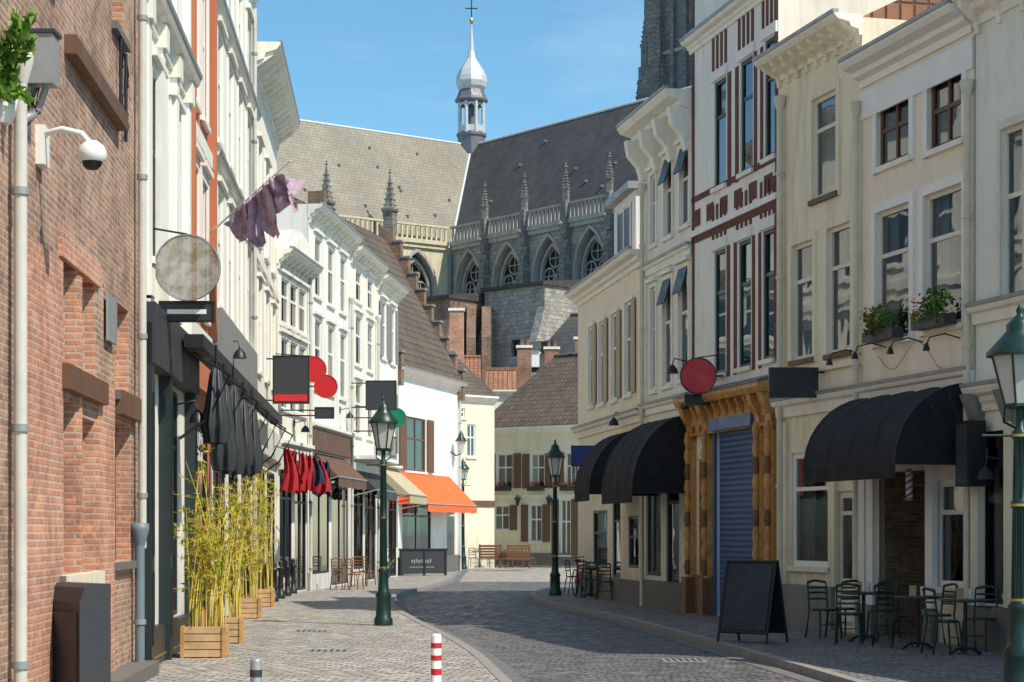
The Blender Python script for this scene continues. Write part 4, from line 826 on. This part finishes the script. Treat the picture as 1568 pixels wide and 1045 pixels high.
o=Obj('clothes_display',W(465,720,49))
for k,(x,m) in enumerate(((441,'clothred'),(449,'clothred'),(460,'clothred'),(470,'clothred'),(481,'clothblue'),(490,'clothred'),(496,'clothblue'))):
    t=W(x,686+k*3.4,49+k*.35); h=random.uniform(.13,.25); ph=random.random()*6; rows=[[t+Vector(((j-4)*.05*(.35+.9*i/5)+.06*math.sin(i*.8+ph),.09*math.sin(j*1.7+i*.4+ph),-i*h+.05*math.sin(j*1.3+ph))) for j in range(9)] for i in range(6)]; o.grid('cloth_'+m,m,rows)
tube(o,'rail','zinc',[W(425,684,48.8),W(498,708,51.6)],.02,6); tube(o,'rail_post','zinc',[W(425,684,48.8),W(412,684,49)],.02,6); o.finish()
# ---------------------------------------------------------------- street furniture
def lamp(x,Y,H=4.15,s=1.0,zb=0):
    c=Vector((x,Y,zb)); o=Obj('street_lamp',c); g='dkgreen'
    lathe(o,'base',g,c,[(.17*s,0),(.17*s,.12),(.14*s,.16),(.13*s,.5),(.15*s,.54),(.10*s,.62),(.085*s,.95),(.1*s,.99),(.065*s,1.05)],12)
    zl=H-1.0
    lathe(o,'pole',g,c,[(.062*s,1.0),(.055*s,1.9),(.075*s,1.93),(.075*s,1.98),(.05*s,2.02),(.045*s,zl-.3),(.07*s,zl-.27),(.07*s,zl-.22),(.04*s,zl-.18),(.035*s,zl)],12)
    for k in range(8):
        t=k*math.pi/4; tube(o,'flutes',g,[c+Vector((.065*s*math.cos(t),.065*s*math.sin(t),1.05)),c+Vector((.046*s*math.cos(t),.046*s*math.sin(t),zl-.3))],.008,4)
    for z in (1.05,1.95,zl-.25): tube(o,'gold_rings','gold',[c+Vector((0,0,z-.012)),c+Vector((0,0,z+.012))],.078*s,12)
    tube(o,'ladder_bar',g,[c+Vector((-.3*s,0,zl-.25)),c+Vector((.3*s,0,zl-.25))],.015,6)
    for sg in (-1,1): tube(o,'cradle',g,[c+Vector((0,0,zl-.2)),c+Vector((sg*.13*s,0,zl-.12)),c+Vector((sg*.12*s,0,zl+.03))],.014,6)
    lathe(o,'lantern_floor',g,c,[(.09*s,zl),(.13*s,zl+.02),(.13*s,zl+.05)],6,False)
    lathe(o,'lantern_glass','lampglass',c,[(.12*s,zl+.05),(.215*s,zl+.5)],6,False)
    for k in range(6):
        t=k*math.pi/3; tube(o,'lantern_bars',g,[c+Vector((.122*s*math.cos(t),.122*s*math.sin(t),zl+.05)),c+Vector((.22*s*math.cos(t),.22*s*math.sin(t),zl+.5))],.012,5)
    lathe(o,'lantern_roof',g,c,[(.27*s,zl+.5),(.27*s,zl+.53),(.17*s,zl+.66),(.11*s,zl+.74),(.11*s,zl+.8),(.06*s,zl+.86),(.025*s,zl+.9),(.035*s,zl+.94),(.005,zl+1.0)],12,True)
    o.finish()
lamp((587-CX)/F*35.4,35.4); lamp((850-CX)/F*52,52); lamp((1562-CX)/F*18.6,18.6,3.86,1.2); lamp((709-CX)/F*88,88,5.0,1.1)
o=Obj('wall_lantern',W(706,680,83)); tube(o,'bracket','black',[W(690,692,82.5),W(698,698,82.6),W(706,695,82.7)],.03,6); c=W(706,694,82.7); lathe(o,'glass','lampglass',c,[(.1,0),(.2,.5)],6,False); lathe(o,'roof','dkgreen',c,[(.27,.5),(.12,.7),(.1,.8),(.01,.95)],8); o.finish()
def bollard(px,Y,H,red):
    c=Vector(((px-CX)/F*Y,Y,0)); o=Obj('bollard',c); r=.05
    lathe(o,'post','white' if red else 'zinc',c,[(r*1.2,0),(r*1.2,.05),(r,.06),(r,H-.03),(r*.85,H-.005),(0.005,H)],18)
    if red:
        for z in (H-.14,H-.26,H-.4): lathe(o,'red_bands','red',c,[(r+.003,z),(r+.003,z+.05 if z>H-.3 else z+.06)],18)
    else: lathe(o,'cap_ring','dkgrey',c,[(r+.004,H-.16),(r+.004,H-.1)],18)
    o.finish()
bollard(668,19,.71,True); bollard(392,17,.6,False)
for px,Y in ((408,45.5),(420,47.5),(430,49.5),(440,51.5),(449,53.5)):
    c=Vector(((px-CX)/F*Y,Y,0)); o=Obj('iron_bollard',c); lathe(o,'post','black',c,[(.11,0),(.11,.12),(.07,.16),(.06,.7),(.085,.73),(.085,.78),(.05,.82),(.07,.9),(.01,.98)],12); tube(o,'foot_ring','black',[c+Vector((0,0,.3)),c+Vector((0,0,.34))],.085,12); o.finish()
def bamboo(px,py,w,h,top,n):
    Y=5100/(py-HY); c=Vector(((px-CX)/F*Y,Y,0)); o=Obj('bamboo_planter',c); f=Fr((c.x-w/2,Y-.02),(c.x+w/2,Y+.02))
    box(o,'soil','dirt',f,.03,w-.03,-w+.03,-.03,.02,h-.05)
    for k in range(4):
        z=.015+k*h/4
        for a in ((0,w,-.03,0),(0,w,-w,-w+.03),(0,.03,-w+.03,-.03),(w-.03,w,-w+.03,-.03)): box(o,'planks','woodl',f,a[0],a[1],a[2],a[3],z,z+h/4-.012)
    for a in (0,w-.05): box(o,'corner_battens','wood',f,a,a+.05,.002,.02,0,h)
    for k in range(n):
        b=c+Vector((random.uniform(-w*.4,w*.4),w/2+random.uniform(-w*.4,w*.4),h-.06)); H=random.uniform(.45,1)*top; lean=Vector((random.gauss(.04,.2),random.gauss(0,.2),0))
        pts=[b+lean*(t*t)+Vector((0,0,H*t)) for t in (0,.25,.5,.75,1)]; tube(o,'stalks','stem',pts,[.011,.010,.008,.006,.003],5)
        for t in range(7):
            s=random.uniform(.2,1)**.75; q=b+lean*s*s+Vector((0,0,H*s)); d=Vector((random.gauss(0,.13),random.gauss(0,.13),random.uniform(-.04,.12)))
            tube(o,'twigs','stem',[q,q+d],.003,4)
            for m_ in range(4): foliage(o,'leaves','leafy',q+d*(.4+.2*m_),(.03,.03,.03),1,.10,.6,.11)
            if t%3==0: foliage(o,'green_leaves','leafb',q+d,(.05,.05,.05),3,.1,.6,.12)
    o.finish()
bamboo(311,1008,.6,.42,2.45,36); bamboo(346,986,.5,.4,2.3,24); bamboo(375,948,.6,.4,2.7,28); bamboo(398,930,.6,.4,2.9,22)
f=Fr(plan(1113,30.3),plan(1192,29.7)); o=Obj('a_frame_chalkboard',f.P(0,0,0)); H=1.26
for s in (-1,1):
    def pt(u,z,d=0): return f.P(u,s*(.02+.28*(1-z/H))+d*s,z)
    o.face('boards','black',[pt(.03,.16),pt(f.L-.03,.16),pt(f.L-.03,H-.03),pt(.03,H-.03)])
    o.face('chalk_surface','chalk',[pt(.07,.2,.012),pt(f.L-.07,.2,.012),pt(f.L-.07,H-.07,.012),pt(.07,H-.07,.012)])
    for u in (.03,f.L-.03): tube(o,'legs','black',[pt(u,0),pt(u,H)],.022,6)
    for z in (.16,H-.02): tube(o,'rails','black',[pt(.03,z),pt(f.L-.03,z)],.022,6)
o.finish()
def chair(x,y,ang,mat='dkgreen',sc_=1):
    c=Vector((x,y,0)); o=Obj('cafe_chair',c); ca,sa=math.cos(ang),math.sin(ang)
    def T(a,b,z): return c+Vector((a*ca-b*sa,a*sa+b*ca,z))
    top=[T(.2*math.cos(t)*1.05,.2*math.sin(t),.47) for t in [2*math.pi*k/16 for k in range(16)]]; bot=[p-Vector((0,0,.035)) for p in top]
    o.face('seat',mat,top); o.grid('seat_edge',mat,[top,bot],True); o.face('seat',mat,bot[::-1])
    for a,b in ((-.17,-.15),(.17,-.15)): tube(o,'legs',mat,[T(a,b,.45),T(a*1.15,b*1.3,0)],.016,6)
    for a in (-.17,.17): tube(o,'back_legs',mat,[T(a*1.1,.25,0),T(a,.17,.45),T(a,.22,.88)],.016,6)
    arc_=[T(-.17+.34*k/8,.22+.06*math.sin(math.pi*k/8),.88+.03*math.sin(math.pi*k/8)) for k in range(9)]; tube(o,'backrest',mat,arc_,.022,6)
    for z in (.62,.72,.8): tube(o,'back_slats',mat,[T(-.17+.34*k/6,.2+.05*math.sin(math.pi*k/6),z) for k in range(7)],.016,5)
    tube(o,'stretcher',mat,[T(-.18,-.17,.22),T(.18,-.17,.22)],.009,5); o.finish()
def table(x,y,mat='dkgrey',H=.76,r=.34):
    c=Vector((x,y,0)); o=Obj('cafe_table',c); lathe(o,'top',mat,c,[(r-.02,H-.03),(r,H-.02),(r,H),(r-.01,H+.005)],24); lathe(o,'pedestal','black',c,[(.03,.03),(.025,.4),(.03,H-.03)],10)
    for k in range(4):
        t=k*math.pi/2+.5; tube(o,'feet','black',[c+Vector((0,0,.1)),c+Vector((.15*math.cos(t),.15*math.sin(t),.08)),c+Vector((.28*math.cos(t),.28*math.sin(t),.012))],.016,6)
    lathe(o,'glass_jar','lampglass',c+Vector((.08,.02,H+.006)),[(.035,0),(.04,.12),(.03,.14)],10); box(o,'menu_card','woodl',Fr((c.x-.12,c.y),(c.x-.02,c.y+.02)),0,.1,0,.02,H+.006,H+.16); o.finish()
for px,Y in ((1322,30.2),(1405,28.3),(1478,27.0)): table((px-CX)/F*Y,Y)
for px,Y,a in ((1262,31.2,.4),(1300,29.6,2.9),(1352,30.9,-.6),(1368,28.8,.5),(1436,29.2,-1.2),(1445,27.2,1.8),(1500,27.9,-.7),(1290,31.6,3.6)): chair((px-CX)/F*Y,Y,a)
for px,Y,a in ((725,92,.3),(742,93,1.8),(758,92,3.9),(770,90,.2),(785,91,2.4),(800,92,-.8),(812,93,1.1)): chair((px-CX)/F*Y,Y,a,'woodd')
for px,Y in ((734,91.5),(778,91),(805,91)): table((px-CX)/F*Y,Y,'woodd')
for px,Y,a in ((897,51.5,.3),(912,50.2,2.6),(880,54,1.2),(925,48.5,0)): chair((px-CX)/F*Y,Y,a,'dkgreen')
table((905-CX)/F*50.5,50.5)
for px,Y,a in ((550,60,.3),(562,61.5,2.6),(543,57,1.2),(520,57,.5)): chair((px-CX)/F*Y,Y,a,'woodd')
for x0,x1,Y in ((733,768,91),(776,812,90)):
    f=Fr(plan(x0,Y),plan(x1,Y)); o=Obj('terrace_bench',f.P(0,0,0))
    for k in range(5): box(o,'back_slats','woodd',f,0,f.L,0,.03,.45+k*.13,.55+k*.13)
    box(o,'seat','woodd',f,0,f.L,.0,.42,.4,.44)
    for u in (.02,f.L-.08): box(o,'legs','woodd',f,u,u+.06,.02,.38,0,.4); box(o,'posts','woodd',f,u,u+.06,-.05,-.002,0,1.1)
    o.finish()
Y=5100/(882-HY); f=Fr(plan(612,Y),plan(684,Y+.5)); o=Obj('terrace_barrier',f.P(0,0,0)); box(o,'panel','dkgrey',f,0,f.L,-.05,0,.08,.98); box(o,'rail','black',f,-.04,f.L+.04,-.08,.03,.98,1.04)
for u in (0,f.L*.5,f.L-.08): box(o,'posts','black',f,u,u+.08,-.09,.02,0,.98)
for k in range(9): u=f.L*.25+k*.09; box(o,'lettering','zinc',f,u,u+.05,.001,.008,.5-.03*(k%2),.6+.02*(k%3))
for k in range(12): u=f.L*.22+k*.08; box(o,'lettering','zinc',f,u,u+.045,.001,.008,.3,.35)
o.finish()
def pot(px,Y,h,mat='rust',lm='leaf'):
    c=Vector(((px-CX)/F*Y,Y,0)); o=Obj('potted_plant',c); lathe(o,'pot',mat,c,[(.13,0),(.19,.32),(.21,.34),(.19,.36),(.16,.33)],14)
    for k in range(14):
        q=c+Vector((random.gauss(0,.13),random.gauss(0,.13),.35+random.random()*h)); tube(o,'stems','stem',[c+Vector((0,0,.33)),q],.006,4); foliage(o,'leaves',lm,q,(.12,.12,.12),26,.08)
    o.finish()
for px,Y,h,m,l in ((458,57,.5,'dkgrey','leaf'),(500,61,.4,'rust','leaf'),(591,71,.6,'dkgrey','leaf')): pot(px,Y,h,m,l)
def bicycle(px,Y,ang):
    c=Vector(((px-CX)/F*Y,Y,0)); o=Obj('bicycle',c); d=Vector((math.cos(ang),math.sin(ang),0))
    def P(a,z): return c+d*a+Vector((0,0,z))
    for a in (-.53,.53):
        tube(o,'tyres','black',[P(a+.34*math.cos(t),.35+.34*math.sin(t)) for t in [2*math.pi*i/24 for i in range(25)]],.018,6)
        for k in range(8): t=k*math.pi/8; tube(o,'spokes','zinc',[P(a-.33*math.cos(t),.35-.33*math.sin(t)),P(a+.33*math.cos(t),.35+.33*math.sin(t))],.003,4)
    for p in ([(-.53,.35),(-.15,.3),(.42,.78)],[(-.15,.3),(-.25,.88)],[(-.53,.35),(-.24,.75)],[(-.22,.72),(.42,.82)],[(.53,.35),(.4,.95)]): tube(o,'frame','red',[P(*q) for q in p],.017,6)
    tube(o,'handlebar','black',[P(.4,.97)+d.cross(Vector((0,0,1)))*.27,P(.44,1.02),P(.4,.97)-d.cross(Vector((0,0,1)))*.27],.013,6)
    lathe(o,'saddle','black',P(-.26,.88),[(.03,0),(.1,.03),(.09,.07),(0.01,.08)],10); lathe(o,'crank','zinc',P(-.15,.27),[(.03,0),(.03,.06)],8); o.finish()
bicycle(888,52.5,1.3)
a=f2r.u(1412); o=Obj('barber_pole',f2r.P(a,.2,2.9)); z0,z1=f2r.z(1412,762),f2r.z(1412,724); c=f2r.P(a,.22,0)
lathe(o,'cylinder','white',c,[(.055,z0),(.055,z1)],16)
for m,ph in (('red',0),('blue',math.pi)): tube(o,'spiral_'+m,m,[c+Vector((.052*math.cos(t*.5+ph),.052*math.sin(t*.5+ph),z0+(z1-z0)*t/24)) for t in range(25)],.014,5)
for z in (z0-.05,z1): lathe(o,'caps','zinc',c,[(.05,z),(.07,z+.02),(.03,z+.06)],14)
tube(o,'arm','zinc',[c+Vector((0,0,(z0+z1)/2)),f2r.P(a,0,(z0+z1)/2)],.015,6); o.finish()
for fr,px,z in ((FL2,268,3.4),(fB,500,3.0),(fC,560,3.1),(f1,1540,2.6),(f5,1052,5.2),(fP,960,4.4),(f4r,1072,4.4),(FL4,340,5.0),(fB,520,5.4),(fA,450,4.6)):
    u=fr.u(px); o=Obj('wall_lamp',fr.P(u,.2,z)); box(o,'plate','black',fr,u-.05,u+.05,0,.03,z,z+.2); tube(o,'arm','black',[fr.P(u,.02,z+.1),fr.P(u,.28,z+.16),fr.P(u,.32,z+.02)],.014,6); lathe(o,'shade','black',fr.P(u,.32,z-.16),[(.13,0),(.1,.1),(.03,.18)],10); o.finish()
